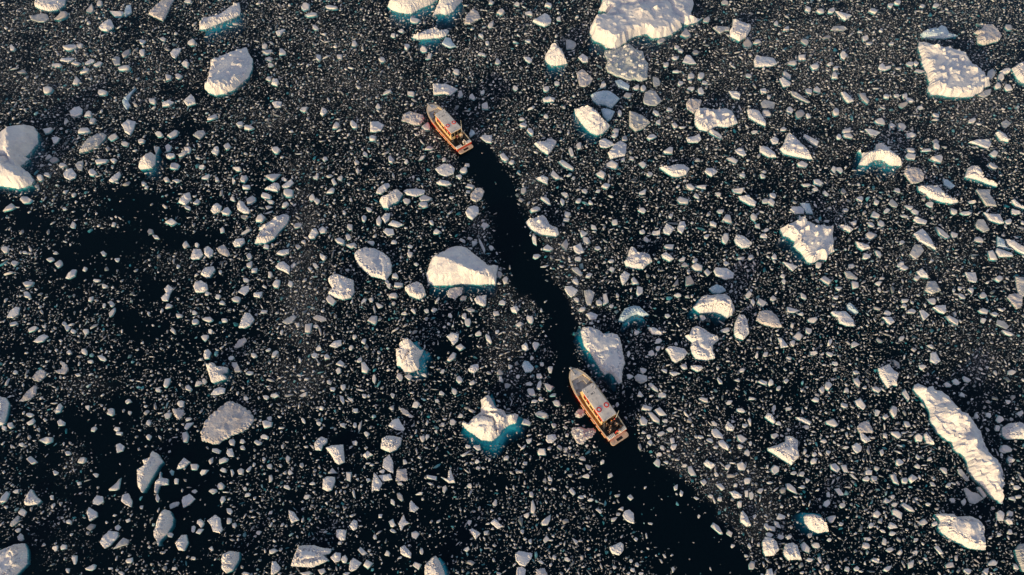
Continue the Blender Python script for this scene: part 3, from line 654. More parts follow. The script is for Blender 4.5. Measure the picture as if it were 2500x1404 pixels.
P w 350,830 370,815 450,805 540,830 580,890 615,970 560,980 490,995 410,960 360,900
P w 1215,770 1240,760 1310,800 1300,855 1225,810
P w 1300,720 1330,700 1400,745 1430,790 1380,775
P w 180,515 210,510 265,555 285,610 240,590 190,560
P w 655,565 690,555 740,620 700,625
P w 150,1180 170,1100 250,1085 300,1110 330,1210 335,1255 270,1250 200,1260 160,1210
P w 325,1110 350,1085 410,1140 400,1185 340,1160
P w 0,1360 10,1325 50,1330 65,1380 40,1420 0,1420
P g 2415,1160 2460,1100 2560,1090 2560,1380 2490,1370 2440,1260
P w 2235,790 2270,770 2315,800 2300,875 2240,870
P w 1625,1130 1660,1115 1710,1200 1680,1200
P w 710,330 760,330 780,400 745,395
P g 1850,370 1890,370 1970,480 1940,485 1860,410
P w 1200,5 1270,5 1300,50 1270,70 1210,30
P w 1435,50 1460,25 1510,60 1500,100 1450,95
P w 1520,30 1560,0 1630,100 1620,130 1550,115
P w 800,420 820,415 880,475 840,460
P b 2040,550 2060,540 2135,630 2110,645
P w 900,20 930,15 980,60 1010,90 950,115 910,80
E 65,45,80,65,0 1290,305,80,75,20 1220,920,100,75,30 1060,805,85,70,20 1165,680,80,50,15 725,725,75,55,10 620,850,75,80,0 990,400,65,60,0 960,465,65,50,0 1035,465,70,60,0 1330,475,70,75,0 335,415,60,55,0 250,405,65,45,20 385,480,55,45,0 330,545,60,45,0 445,290,80,50,-10 1145,45,50,50,0 1110,205,45,70,0 1720,380,80,50,50 1580,270,50,45,0 1460,345,55,40,30 1465,250,50,40,30 1220,640,55,50,0 1235,715,50,50,0 1565,715,60,45,20 1510,890,75,65,30 1625,905,70,50,15 1140,1075,60,65,20 960,1120,90,65,40 970,1050,60,40,0 1190,1155,80,50,0 1220,1000,60,45,0 1435,1185,60,50,0 1445,1060,50,50,0 2380,275,110,70,20 2330,170,110,60,10 2290,190,70,40,30 2370,800,80,70,0 2365,985,60,55,30 2260,1010,50,45,0 2195,1280,80,60,0 1775,1310,70,65,0 2420,1330,60,70,0 2385,660,70,40,0 2430,550,70,50,20 580,1330,55,55,0 780,1345,55,50,0 865,1345,60,50,0 715,905,65,40,10 600,1060,45,40,0 1060,1260,90,50,30 1400,1295,80,55,-60 1170,1340,90,60,-20 1950,1365,70,70,-30 2125,1370,75,70,0 30,945,85,70,30 90,915,90,50,50 125,840,70,80,40 120,1030,70,55,30 205,1035,60,55,0 470,1115,80,60,20 405,1260,70,45,-10 505,1260,35,70,-10 755,160,65,40,10 545,95,65,40,10 590,205,55,40,0 575,700,75,60,-30 590,610,35,60,0 1765,530,50,50,0 1610,515,60,35,25 1915,690,50,60,-20 1010,920,45,55,0 1120,975,60,35,20
E 20,1010,75,45,10 2350,880,100,45,35 2450,640,70,40,0 455,225,45,45,0
B 410,1015,55,50,0 1800,670,60,60,0
"""

# ------------------------------------------------------------------ the ice: outlines
def read_outlines(txt):
    out = []; ox = oy = 0
    for ln in txt.split('\n'):
        w = ln.split()
        if not w: continue
        if w[0] == 'T': ox, oy = int(w[1]), int(w[2]); continue
        if w[0] == 'P':
            tone = w[1] if w[1] in ICE else 'w'
            p = np.array([[ox + float(a) / 4, oy + float(b) / 4] for a, b in (t.split(',') for t in w[1:] if ',' in t)])
            q = np.roll(p, -1, 0)
            c = p[:, 0] * q[:, 1] - p[:, 1] * q[:, 0]; a = c.sum()
            cen = ((p + q) * c[:, None]).sum(0) / (3 * a)
            out.append(dict(k='P', tone=tone, pts=p, c=cen, a=abs(a) / 2))
        else:
            for t in w[1:]:
                x, y, l, m, an = (float(v) for v in t.split(','))
                out.append(dict(k='E', tone={'E': 'w', 'G': 'g', 'B': 'b'}[w[0]], c=np.array([ox + x / 4, oy + y / 4]),
                                l=l / 4, w=m / 4, an=math.radians(an), a=l * m / 16 * 0.785))
    out.sort(key=lambda o: -o['a'])
    keep = []
    for o in out:
        bad = False
        for q in keep:
            d = q['c'] - o['c']; d = math.hypot(d[0], d[1])
            if d > 400: continue
            if q['k'] == 'P' and inside(o['c'][None, :], q['pts'])[0]: bad = True; break
            if d < 0.45 * math.sqrt(o['a']) + 0.1 * math.sqrt(q['a']): bad = True; break
        if not bad: keep.append(o)
    return keep

def ellipse_outline(o, rng, n=0):
    pts = []
    n = n or rng.choice((5, 6, 6, 7, 8))
    k = rng.uniform(0, 6.28)
    ang = sorted((i + rng.uniform(-.38, .38)) / n * 6.283 for i in range(n))
    sq = rng.uniform(0.0, 0.45)
    for t in ang:
        r = 1 + 0.13 * math.sin(2 * t + k) * rng.random() + rng.uniform(-.3, .26)
        cx, sx = math.cos(t), math.sin(t)
        r *= 1 + sq * (max(abs(cx), abs(sx)) ** -1 - 1)
        x, y = o['l'] * .46 * r * cx, o['w'] * .46 * r * sx
        ca, sa = math.cos(o['an']), math.sin(o['an'])
        pts.append((o['c'][0] + x * ca - y * sa, o['c'][1] + x * sa + y * ca))
    return np.array(pts)

SUN2 = np.array([-0.6, -0.8])
def outline_world(px, h):
    """The waterline: spots of the view brought down to sea level, the far side drawn in by what the ice's own height covers."""
    g = np.array([ground(x, y) for x, y in px])
    if signed_area(g) < 0: g = g[::-1]
    c = g.mean(0)
    away = c / max(1e-6, np.hypot(*c)); tanv = np.hypot(*c) / CAMH
    e = np.roll(g, -1, 0) - np.roll(g, 1, 0)
    nrm = np.stack([e[:, 1], -e[:, 0]], 1); nrm /= np.maximum(1e-6, np.hypot(nrm[:, 0], nrm[:, 1]))[:, None]
    wgt = np.clip(nrm @ away, 0, 1)
    return g - away[None, :] * (wgt * h * tanv * 0.75)[:, None]

def signed_area(p):
    q = np.roll(p, -1, 0)
    return (p[:, 0] * q[:, 1] - p[:, 1] * q[:, 0]).sum() / 2

def resample(p, s, jit, rng):
    out = []
    n = len(p)
    for i in range(n):
        a, b = p[i], p[(i + 1) % n]
        d = b - a; L = np.hypot(*d); k = max(1, int(round(L / s)))
        nm = np.array([d[1], -d[0]]) / max(L, 1e-6)
        for j in range(k):
            q = a + d * (j / k)
            if j or jit: q = q + nm * rng.uniform(-jit, jit) * (1.0 if j else 0.5)
            out.append(q)
    return np.array(out)

def floe_mesh(name, px, tone, seed, h, style, rough, tilt, mat, ridge=None, knobs=0.0, foot=0.25, crease=0, humps=()):
    rng = random.Random(seed)
    g = outline_world(px, h)
    size = math.sqrt(abs(signed_area(g)))
    s = min(0.55, max(0.13, size / 26))
    g = resample(g, s, s * (0.28 if tone != 'p' else 0.6), rng)
    if signed_area(g) < 0: g = g[::-1].copy()
    n = len(g)
    lo = g.min(0); hi = g.max(0)
    xs = np.arange(lo[0], hi[0], s); ys = np.arange(lo[1], hi[1], s * 0.87)
    G = np.array([(x + (s / 2 if j % 2 else 0), y) for j, y in enumerate(ys) for x in xs])
    r2 = np.random.RandomState(seed % 100000)
    G = G + r2.uniform(-.33, .33, G.shape) * s
    G = G[inside(G, g)]
    A, B = g, np.roll(g, -1, 0)
    if len(G): G = G[seg_dist(G, A, B) > s * 0.55]
    cliff = min(0.45 * h, 0.16 * size)
    e = np.roll(g, -1, 0) - np.roll(g, 1, 0)
    nrm = np.stack([e[:, 1], -e[:, 0]], 1); nrm /= np.maximum(1e-6, np.hypot(nrm[:, 0], nrm[:, 1]))[:, None]
    if len(G) and cliff < s * 0.9:
        e2 = np.roll(g, -3, 0) - np.roll(g, 3, 0)
        n2 = np.stack([e2[:, 1], -e2[:, 0]], 1); n2 /= np.maximum(1e-6, np.hypot(n2[:, 0], n2[:, 1]))[:, None]
        rim = np.concatenate([g - n2 * (cliff * r2.uniform(.35, .75, len(g)))[:, None], g - n2 * (cliff * r2.uniform(.9, 1.3, len(g)))[:, None]])
        rim = rim[inside(rim, g)]
        rim = rim[seg_dist(rim, A, B) > cliff * 0.3] if len(rim) else rim
        if len(rim): G = np.concatenate([G, rim])
    P = np.concatenate([g, G]) if len(G) else g
    V, E_, F, *_ = delaunay_2d_cdt([Vector(p) for p in P], [], [list(range(n))], 1, 1e-5)
    V = np.array([(v.x, v.y) for v in V])
    d = seg_dist(V, A, B)
    c = g.mean(0)
    prof = np.clip(d / max(cliff, 0.02), 0, 1); prof = prof * (2 - prof)
    f1 = fbm(V[:, 0] / size * 3.1 + seed % 97, V[:, 1] / size * 3.1, seed, 4) - 0.5
    f2 = fbm(V[:, 0] * 1.1, V[:, 1] * 1.1 + seed % 31, seed + 5, 3, 0.6) - 0.5
    base = 0.75 * h * prof
    rel = V - c
    if style == 'mound':
        if ridge is None:
            u, _, vt = np.linalg.svd(g - c, full_matrices=False)
            ax = vt[0]; off = -SUN2 * size * 0.18
            hl = np.abs((g - c) @ ax).max() * 0.45
            R = [c + off - ax * hl, c + off + ax * hl]
        else:
            R = [np.array(ground(x, y, h * 0.7)) for x, y in ridge]
        dr = seg_dist(V, np.array(R[:-1]), np.array(R[1:]))
        base = 0.45 * h * prof + 0.75 * h * d / (d + dr + 0.05 * size)
    else:
        base = base + h * 0.25 * np.clip(d / (0.4 * size), 0, 1)
    t = math.tan(math.radians(tilt))
    slope = (rel @ (-SUN2)) * t
    z = base + np.where(d > 0.01, slope * prof, 0) + h * rough * 1.6 * f1 * prof + (rough + (.08 if style == 'mound' else 0)) * 1.3 * f2 * prof * min(1, size / 3)
    if knobs:
        kn = vnoise(V[:, 0] * 1.7 + 3, V[:, 1] * 1.7, seed + 9)
        z += knobs * np.clip(kn - 0.68, 0, 1) / 0.3 * prof * np.clip(d / (2 * s), 0, 1)
    for hx, hy, hr, hh in humps:
        p = np.array(ground(hx, hy, hh)); rr = hr / 14.0
        q2 = ((V - p) ** 2).sum(1) / rr ** 2
        z += hh * np.exp(-q2) * (1 + 1.4 * f2) * np.clip(d / (0.7 * rr + s), 0, 1)
    for q in range(crease):
        a = rng.uniform(0, 3.14); o0 = rng.uniform(-.3, .3) * size
        dd = np.abs(rel @ np.array([math.cos(a), math.sin(a)]) - o0 + 0.5 * f1 * size)
        z -= 0.35 * h * np.exp(-(dd / (1.2 * s)) ** 2) * prof
    z *= np.where(d < min(2.2 * cliff + 0.3 * s, 0.9), r2.uniform(.66 if style == 'slab' else .85, 1.1, len(V)), 1.0)
    z = np.maximum(z, 0.04 + 0.03 * prof)
    edge = d < 1e-4
    z[edge] = 0.03
    # boundary loop -> skirt under water
    cnt = {}
    for f in F:
        for i in range(len(f)):
            k = (f[i], f[(i + 1) % len(f)]); cnt[k] = 1
    bound = [k for k in cnt if (k[1], k[0]) not in cnt]
    verts = [(v[0] - c[0], v[1] - c[1], zz) for v, zz in zip(V, z)]
    faces = [tuple(f) for f in F]
    ring1 = {}; ring2 = {}
    nd = {}
    for a, b in bound:
        dv = V[b] - V[a]; L = max(1e-6, np.hypot(*dv)); nn = np.array([dv[1], -dv[0]]) / L
        nd.setdefault(a, []).append(nn); nd.setdefault(b, []).append(nn)
    dep = 0.5 * h + 0.15
    for a, L in nd.items():
        nn = sum(L); nn = nn / max(1e-6, np.hypot(*nn))
        w = foot * min(1.0, size / 6) * (0.3 + 1.2 * rng.random() * rng.random())
        p = V[a] + nn * w
        ring1[a] = len(verts); verts.append((p[0] - c[0], p[1] - c[1], -0.25 * dep - 0.1))
        p = V[a] - nn * 0.25 * min(1.0, size / 4)
        ring2[a] = len(verts); verts.append((p[0] - c[0], p[1] - c[1], -1.6 * dep))
    for a, b in bound:
        faces.append((a, ring1[a], ring1[b], b)); faces.append((ring1[a], ring2[a], ring2[b], ring1[b]))
    o = link_mesh(name, verts, faces, mat)
    o.location = (c[0], c[1], 0)
    return o, size, g, c

def foot_mesh(parent, px, off, sc, seed, depth=1.1):
    """The part of a berg that spreads under water beyond its waterline."""
    rng = random.Random(seed)
    c0 = px.mean(0)
    q = (px - c0) * sc + c0 + np.array(off)
    g = np.array([ground(x, y) for x, y in q])
    if signed_area(g) < 0: g = g[::-1]
    size = math.sqrt(abs(signed_area(g)))
    g = resample(g, size / 9, size / 30, rng)
    c = g.mean(0); n = len(g)
    v = []; f = []
    rings = [(1.0, -depth * 1.7), (0.93, -depth * 0.75), (0.84, -depth * 0.42), (0.68, -depth * 0.30), (0.35, -depth * 0.25)]
    for k, (r, z) in enumerate(rings):
        for p in g:
            rr = r * (1 + rng.uniform(-.05, .05))
            v.append((c[0] + (p[0] - c[0]) * rr - parent.location.x, c[1] + (p[1] - c[1]) * rr - parent.location.y, z * rng.uniform(.85, 1.15)))
    for k in range(len(rings) - 1):
        for i in range(n):
            j = (i + 1) % n
            f.append((k * n + i, k * n + j, (k + 1) * n + j, (k + 1) * n + i))
    v.append((c[0] - parent.location.x, c[1] - parent.location.y, -depth * 0.25))
    for i in range(n): f.append(((len(rings) - 1) * n + i, (len(rings) - 1) * n + (i + 1) % n, len(v) - 1))
    return link_mesh('submerged_foot', v, f, FOOT, parent, smooth=True)

PIECES = read_outlines(OUTLINES)
N_FLOES = 298
rng0 = random.Random(7)
for o in PIECES:
    if o['k'] == 'E': o['pts'] = ellipse_outline(o, rng0)

# named floes: index by place, (x, y): (short name, label, style, height, rough, tilt, knobs, creases)
NAMED = [
    (1569, 29, 'huge cliff-fronted iceberg', 'huge white iceberg with a tall sunlit cliff, cut off by the photo\'s upper edge', 'slab', 2.9, .06, -3, .3, 2),
    (2355, 1068, 'long two-humped iceberg', 'long narrow white iceberg with two bright humps and a pointed foot', 'slab', 1.5, .20, -3, .3, 0),
    (13, 381, 'two-lobed cut-off iceberg', 'big two-lobed iceberg with cream sunlit slopes, cut off by the side of the photo', 'mound', 4.2, .16, 1, .2, 1),
    (2324, 172, 'crumbly-rimmed tabular floe', 'broad tabular floe with a crumbly cream rim and a sparkling lilac top', 'slab', 1.9, .06, -2, .7, 0),
    (1124, 651, 'half-moon iceberg', 'half-moon iceberg with a straight sunlit cliff beside the open channel', 'mound', 3.6, .12, 0, .3, 0),
    (1981, 581, 'jagged lumpy iceberg', 'iceberg with a jagged lumpy crest that narrows to a blunt foot', 'slab', 1.9, .16, 0, 1.0, 0),
    (559, 172, 'pear-shaped lilac floe', 'smooth pear-shaped lilac floe with a bright cream lower rim', 'slab', 1.7, .06, -3, .5, 0),
    (1477, 855, 'pale wedge iceberg', 'wedge-shaped pale iceberg just ahead of the larger boat', 'slab', 1.5, .10, .5, .15, 1),
    (551, 1032, 'kite-shaped pinkish floe', 'broad flat kite-shaped pinkish grey floe in dark water', 'slab', .7, .10, 1, .15, 0),
    (1195, 1025, 'turquoise-footed iceberg', 'rugged bright iceberg with turquoise water glowing round its foot', 'mound', 3.4, .22, 4, .4, 2),
    (2355, 1294, 'notched leaf-shaped floe', 'broad leaf-shaped lilac floe with a notch in its upper edge', 'slab', 2.0, .14, -2, .3, 0),
    (1531, 154, 'chip-studded slushy floe', 'grey half-sunk slushy floe studded with white chips under the huge iceberg', 'slab', .35, .25, 0, .5, 0),
    (23, 1373, 'lilac corner floe', 'smooth lilac floe cut off by the lower corner of the photo', 'slab', 1.8, .12, -3, .5, 0),
    (913, 640, 'dark-spotted egg floe', 'egg-shaped grey floe with a dark melt spot and a lit lower tip', 'slab', 1.1, .08, 0, .15, 1),
    (1744, 288, 'knobby oval floe', 'long oval floe covered in bright knobs', 'slab', 1.0, .10, -2, .9, 0),
    (1715, 837, 'hourglass floe', 'rough white floe with a narrow waist like an hourglass', 'slab', 1.4, .20, 2, .2, 1),
    (1002, 5, 'cream-bottomed iceberg', 'smooth iceberg with a cream lower face, cut off by the upper edge of the photo', 'mound', 3.0, .10, 3, .3, 0),
    (1749, 742, 'cream-lipped domed iceberg', 'domed iceberg with a cream lower lip and a bluish hollow at its top', 'slab', 2.0, .16, 0, .4, 0),
    (997, 867, 'blue-ledged chunky berg', 'chunky bright berg with a blue ledge glowing under the water beside it', 'mound', 3.0, .2, 4, .2, 1),
    (755, 1358, 'two-tailed ragged floe', 'ragged lilac floe with two pointed tails', 'slab', 1.6, .18, -2, .3, 1),
    (2151, 379, 'arched teal-hollow berg', 'arched berg with a cream ridge and teal water in the hollow below it', 'mound', 2.4, .16, 2, .1, 0),
    (1445, 292, 'rough oblong cream berg', 'rough oblong cream berg below the grey-blue diamond floe', 'mound', 2.2, .25, 6, .5, 0),
    (358, 1147, 'ridged lilac leaf floe', 'tall leaf-like lilac floe with a ridged sunlit side in dark water', 'mound', 1.8, .16, -2, .2, 0),
    (663, 557, 'slanting blue-middled floe', 'long slanting floe with a wet bluish middle and a bright lower end', 'slab', 1.5, .14, -1, .6, 0),
    (1923, 1098, 'dark-specked heart floe', 'heart-shaped white floe with a drawn-out tip and a few dark specks', 'slab', 1.3, .12, 1, .4, 0),
    (833, 699, 'scalloped squarish floe', 'squarish white floe with a scalloped outline below the dark-spotted egg floe', 'slab', 1.3, .12, 1, .3, 0),
    (540, 40, 'frothy bar floe', 'straight bar-shaped floe with a frothy bright lower edge', 'slab', 1.4, .12, -1, .6, 0),
    (395, 1282, 'blue-waisted pointed floe', 'tall floe with a bluish waist and a pointed foot', 'mound', 1.9, .14, -1, .1, 0),
    (1942, 360, 'glittering wing floe', 'wing-shaped pale floe with a glittering top and a sharp corner', 'slab', 1.1, .12, 0, .4, 0),
    (1059, 1394, 'peaked cut-off berg', 'peaked bluish berg cut off by the lower edge of the photo', 'mound', 2.2, .14, -2, .1, 0),
    (1324, 551, 'lumpy channel-side floe', 'lumpy white floe on the bank of the open channel', 'slab', 1.3, .24, 0, .7, 0),
    (122, 5, 'cream-lipped upper floe', 'flat lilac floe with a cream lip, cut off by the upper edge of the photo', 'slab', 1.4, .10, -2, .5, 0),
    (2290, 473, 'thin-rimmed tapering floe', 'smooth tapering floe with a thin lit rim and one white tooth', 'slab', 1.2, .07, -3, .3, 0),
    (1093, 9, 'frayed bright berg', 'frayed bright berg beside the cream-bottomed iceberg', 'mound', 2.0, .2, 4, .5, 0),
    (2482, 1052, 'rounded cut-off floe', 'rounded lilac floe cut off by the photo\'s side near the two-humped iceberg', 'slab', 1.1, .10, -1, .2, 0),
    (1557, 632, 'knob-topped triangular floe', 'rough triangular floe with a smooth knob on its upper corner', 'slab', 1.2, .22, 2, .6, 0),
    (2413, 83, 'crumbly horseshoe floe', 'crumbly brownish floe curled like a horseshoe round a dark gap', 'slab', .8, .3, 0, .3, 0),
    (2503, 176, 'cut-off cream floe', 'cream and lilac floe cut off by the side of the photo past the tabular floe', 'slab', 1.5, .14, 0, .4, 0),
    (1994, 1278, 'golden boulder berg', 'rough golden boulder of ice with a grey halo under water', 'mound', 1.9, .24, 6, .3, 0),
    (396, 18, 'pinkish parallelogram slab', 'flat pinkish grey parallelogram slab at the upper edge of the photo', 'slab', .5, .10, 0, .2, 0),
    (1478, 239, 'grey-blue diamond floe', 'smooth grey-blue floe shaped like a diamond', 'slab', .9, .07, -4, 0, 1),
    (1807, 71, 'square-shouldered floe', 'smooth rounded floe with square shoulders and a small strip of ice against it', 'slab', 1.5, .10, -3, .2, 0),
    (1356, 137, 'steep cream triangle berg', 'steep triangular cream berg with a gullied face', 'mound', 2.4, .2, 5, .2, 1),
    (558, 1369, 'wrinkled squarish berg', 'squarish bright berg with a wrinkled cream face at the lower edge of the photo', 'mound', 1.8, .2, 2, .2, 1),
    (2500, 1359, 'grey cut-off floe', 'dull grey floe cut off by the side of the photo in the lower corner', 'slab', .9, .10, 0, 0, 0),
    (2171, 916, 'five-sided fork-footed floe', 'flat five-sided lilac floe with a forked foot', 'slab', .9, .09, 0, .1, 0),
    (2393, 428, 'two-stepped ledge floe', 'floe with two stepped cream ledges and a lilac back', 'slab', 1.5, .25, 0, .2, 2),
    (1878, 778, 'flat pinkish triangle', 'flat pinkish triangular floe with a pale sharp tip', 'slab', .6, .10, 1, .1, 0),
    (2291, 80, 'blue humped floe', 'low blue-grey humped floe close above the crumbly-rimmed tabular floe', 'slab', .9, .10, -6, .5, 0),
    (3, 1001, 'cut-off lilac sliver', 'sliver of lilac floe cut off by the side of the photo', 'slab', 1.0, .08, -3, 0, 0),
    (1811, 798, 'upright oblong floe', 'upright oblong floe with a wavy outline beside the hourglass floe', 'slab', 1.2, .14, 0, .1, 0),
    (527, 909, 'zigzag bright berg', 'bright zigzag berg with blue ice in its crook', 'mound', 1.8, .22, 2, .3, 0),
    (1055, 82, 'low crested floe', 'long low crested floe with a frilled lower edge over a teal foot', 'slab', 1.2, .14, -1, .5, 0),
    (1422, 1060, 'rough slush floe', 'rough pinkish slush floe beside the stern of the larger boat', 'slab', .35, .5, 0, .35, 0),
    (1557, 295, 'grey trapezoid floe', 'smooth grey floe with an almost trapezoid outline', 'slab', .8, .07, 0, .3, 0),
    (227, 346, 'grey lens floe', 'grey lens-shaped floe just off the two-lobed cut-off iceberg', 'slab', .9, .14, 0, .3, 0),
    (953, 1081, 'lilac boulder floe', 'rounded lilac boulder of ice with a crumbly bright bottom', 'slab', 1.5, .14, -3, .4, 0),
    (362, 389, 'mitten-shaped berg', 'mitten-shaped berg with a faint blue thumb and a cream palm', 'mound', 1.9, .14, 0, .1, 0),
    (954, 483, 'lumped cluster berg', 'lumped white berg, the biggest of a tight cluster of floes', 'mound', 1.6, .18, -1, .2, 0),
    (1015, 707, 'ragged-hemmed floe', 'white floe with a ragged hem between the egg floe and the half-moon iceberg', 'slab', 1.3, .15, 0, .3, 0),
    (1651, 414, 'knob-backed pointed floe', 'pointed oval floe with a single bright knob on its back', 'slab', .9, .10, -1, .5, 0),
    (1545, 762, 'blue-white crescent floe', 'blue-white crescent floe with a teal hollow', 'slab', 1.1, .08, -3, 0, 0),
]
RIDGES = {4: [(1062, 632), (1095, 640), (1135, 658), (1180, 676), (1206, 684)], 9: [(1192, 985), (1205, 1005), (1222, 1020)],
          1: [(2262, 975), (2310, 1010), (2345, 1050)], 20: [(2110, 380), (2150, 372), (2190, 395)]}
FEET = {0: (-5, 5, .98), 4: (0, 7, 1.02), 5: (-12, 3, .8), 7: (-9, -5, 1.06), 9: (9, 12, 1.24), 16: (2, 12, 1.04), 18: (17, 2, 1.05), 20: (-2, 8, 1.0),
        17: (-10, 0, .98), 21: (-7, 0, .98), 26: (3, 11, 1.0), 38: (-2, -5, 1.22), 52: (-4, 11, .7), 57: (2, 8, .8), 61: (3, 9, .85), 33: (4, 8, 1.0),
        42: (0, 7, .9), 29: (10, 0, 1.0), 51: (4, -3, .8)}

things = PIECES[:N_FLOES]
for i, o in enumerate(things):
    o['i'] = i; o['named'] = None
for nm in NAMED:
    j = min(range(N_FLOES), key=lambda k: math.hypot(things[k]['c'][0] - nm[0], things[k]['c'][1] - nm[1]))
    things[j]['named'] = nm

# labels of the smaller floes: look, then the way and the count out from a floe with a name of its own
HOURS = ['twelve', 'one', 'two', 'three', 'four', 'five', 'six', 'seven', 'eight', 'nine', 'ten', 'eleven']
TONE_WORD = {'w': 'white', 'g': 'grey', 'p': 'pinkish', 'b': 'bluish', 's': 'slushy'}
ORD = ['first', 'second', 'third', 'fourth', 'fifth', 'sixth', 'seventh']
marks = [o for o in things if o['named']]
marks_xy = [(o['named'][2], o['c'], math.sqrt(o['a'])) for o in marks]
marks_xy += [('boat farther off', np.array([1105., 315.]), 90.0), ('larger boat', np.array([1465., 1000.]), 110.0)]
order = {}
for nm, c, r in marks_xy:
    sect = {}
    for o in things:
        d = o['c'] - c; L = math.hypot(*d)
        if L < 1: continue
        hr = int(round((math.degrees(math.atan2(d[0], -d[1])) % 360) / 30)) % 12
        sect.setdefault(hr, []).append((L, o['i']))
    for hr, v in sect.items():
        v.sort()
        for k, (L, i) in enumerate(v[:7]):
            order.setdefault(i, []).append((L * (1 + 0.45 * k), k, nm, hr))
def look(o):
    p = o['pts']; c = p.mean(0)
    _, sv, _ = np.linalg.svd(p - c, full_matrices=False)
    asp = sv[0] / max(sv[1], 1e-6)
    shp = 'slender ' if asp > 2.1 else 'oblong ' if asp > 1.45 else 'compact '
    sz = 'mid-sized ' if o['a'] > 700 else 'small '
    return sz + shp + TONE_WORD[o['tone']]
for o in things:
    if o['named']:
        o['label'] = o['named'][3]; continue
    L, k, nm, hr = min(order[o['i']])
    o['label'] = f"{look(o)} floe, {ORD[k]} out from the {nm} towards {HOURS[hr]} o'clock"

HUMPS = {1: [(2302, 980, 16, .5), (2330, 1012, 22, 1.5), (2352, 1030, 20, 1.3), (2262, 955, 12, .8), (2340, 1080, 16, .9), (2370, 1078, 9, 1.0), (2388, 1118, 24, 1.1), (2412, 1150, 22, .9), (2438, 1218, 9, .8)],
         5: [(1930, 565, 18, 1.4), (1950, 545, 12, .9), (1945, 600, 14, 1.0), (1963, 535, 10, .9), (2015, 545, 12, .6)],
         3: [(2270, 120, 14, .7), (2290, 125, 16, .6), (2330, 130, 18, .5), (2355, 140, 16, .7), (2375, 178, 12, .6), (2252, 130, 8, .6), (2300, 195, 8, .5), (2330, 195, 9, .5)],
         0: [(1560, 38, 22, .7), (1600, 30, 6, .8), (1592, 10, 8, .8), (1560, 48, 20, .5)],
         17: [(1745, 745, 16, .8), (1775, 750, 18, .9)], 13: [(940, 675, 12, .8)], 11: [(1537, 143, 7, .6), (1552, 121, 5, .5), (1568, 188, 10, .5), (1492, 125, 6, .3)],
         6: [(520, 212, 18, .7), (548, 210, 14, .6), (575, 195, 9, .8)], 10: [(2360, 1280, 12, .6), (2320, 1260, 14, .5)], 12: [(38, 1343, 9, 1.0), (50, 1335, 8, .8)]}
GROUP = 'ice floes drifting in the fjord'
masks = []
for o in things:
    i = o['i']; px = o['pts']; tone = o['tone']; seed = 1000 + 37 * i
    r = random.Random(seed)
    D = math.sqrt(o['a']) / 14.0
    if o['named']:
        _, _, _, _, style, h, rough, tilt, knobs, cr = o['named']
        h *= .68 if style == 'slab' else .8; rough *= .8
        if style == 'slab': tilt -= 2.5
    else:
        style = 'mound' if (tone == 'w' and r.random() < .2) else 'slab'
        h = min(1.2, 0.20 * D ** 0.85) * r.uniform(.5, 1.6)
        rough = r.uniform(.08, .2); tilt = r.uniform(-8, 1); knobs = r.uniform(0, .3); cr = 0
        if tone in 'gp': h *= .5; tilt *= .4
        if tone == 'p': rough = .4; h *= .8
        if tone == 'b': tilt = -abs(tilt)
    name = 'iceberg' if (o['named'] and ('iceberg' in o['named'][2] or 'berg' in o['named'][2])) else 'ice_floe'
    ob, size, g, c = floe_mesh(name, px, tone, seed, h, style, rough, tilt, ICE[tone], RIDGES.get(i), knobs, 0.05 if o['named'] else 0.03, cr, HUMPS.get(i, ()))
    tag(ob, o['label'], 'iceberg' if name == 'iceberg' else 'ice floe', GROUP)
    if i in FEET:
        fx, fy, sc = FEET[i]
        foot_mesh(ob, px, (fx, fy), sc, seed, 1.9 if i > 10 else 2.2)
    if i in (11, 53):                                   # white bits frozen into the slush
        mb_v = []; mb_f = []
        for q in range(90 if i == 11 else 30):
            while True:
                p = np.array([r.uniform(*( g[:, 0].min(), g[:, 0].max())), r.uniform(g[:, 1].min(), g[:, 1].max())])
                if inside(p[None, :], g)[0] and seg_dist(p[None, :], g, np.roll(g, -1, 0))[0] > .3: break
            rr = .10 + .5 * r.random() ** 4; k0 = len(mb_v); n = 6; a0 = r.uniform(0, 6)
            for z, sc in ((.0, 1.0), (rr * .9 + .25, r.uniform(.5, .8))):
                for t in range(n):
                    w = rr * sc * r.uniform(.6, 1.1); a = a0 + t * 1.047
                    mb_v.append((p[0] - c[0] + w * math.cos(a), p[1] - c[1] + w * .7 * math.sin(a), z))
            for t in range(n):
                u = (t + 1) % n
                mb_f.append((k0 + t, k0 + u, k0 + n + u, k0 + n + t))
            mb_f.append(tuple(range(k0 + n, k0 + 2 * n)))
        tag(link_mesh('ice_rubble', mb_v, mb_f, ICE['w'], ob), kind='stuff')
    masks.append(g)

# ------------------------------------------------------------------ the two boats (x forward from the transom, y to port, z up from the waterline)
M_RED = paint('red_gelcoat', (0.62, 0.035, 0.012), 0.25, 0.05, coat=0.4)
M_CREAM = paint('cream_gelcoat', (0.78, 0.62, 0.42), 0.35, 0.05)
M_SUNGOLD = paint('sun_gold_gelcoat', (0.82, 0.57, 0.28), 0.3, 0.04)  # white gelcoat with the low sun's gold put into its colour
M_ROOF = paint('roof_gelcoat', (0.76, 0.69, 0.62), 0.5, 0.07)
M_DECK = paint('teak_deck', (0.46, 0.20, 0.05), 0.7, 0.12)
M_NONSLIP = paint('nonslip_deck', (0.50, 0.46, 0.44), 0.8, 0.08)
M_DARK = paint('dark_cockpit_sole', (0.018, 0.014, 0.012), 0.7, 0.2)
M_GLASS = paint('tinted_glass', (0.012, 0.014, 0.016), 0.06, 0.1, 0.8)
M_BLACK = paint('black_rubber', (0.015, 0.014, 0.014), 0.6, 0.1)
M_METAL = paint('stainless_steel', (0.70, 0.69, 0.67), 0.25, 0.04); M_METAL.node_tree.nodes['Principled BSDF'].inputs['Metallic'].default_value = 0.9
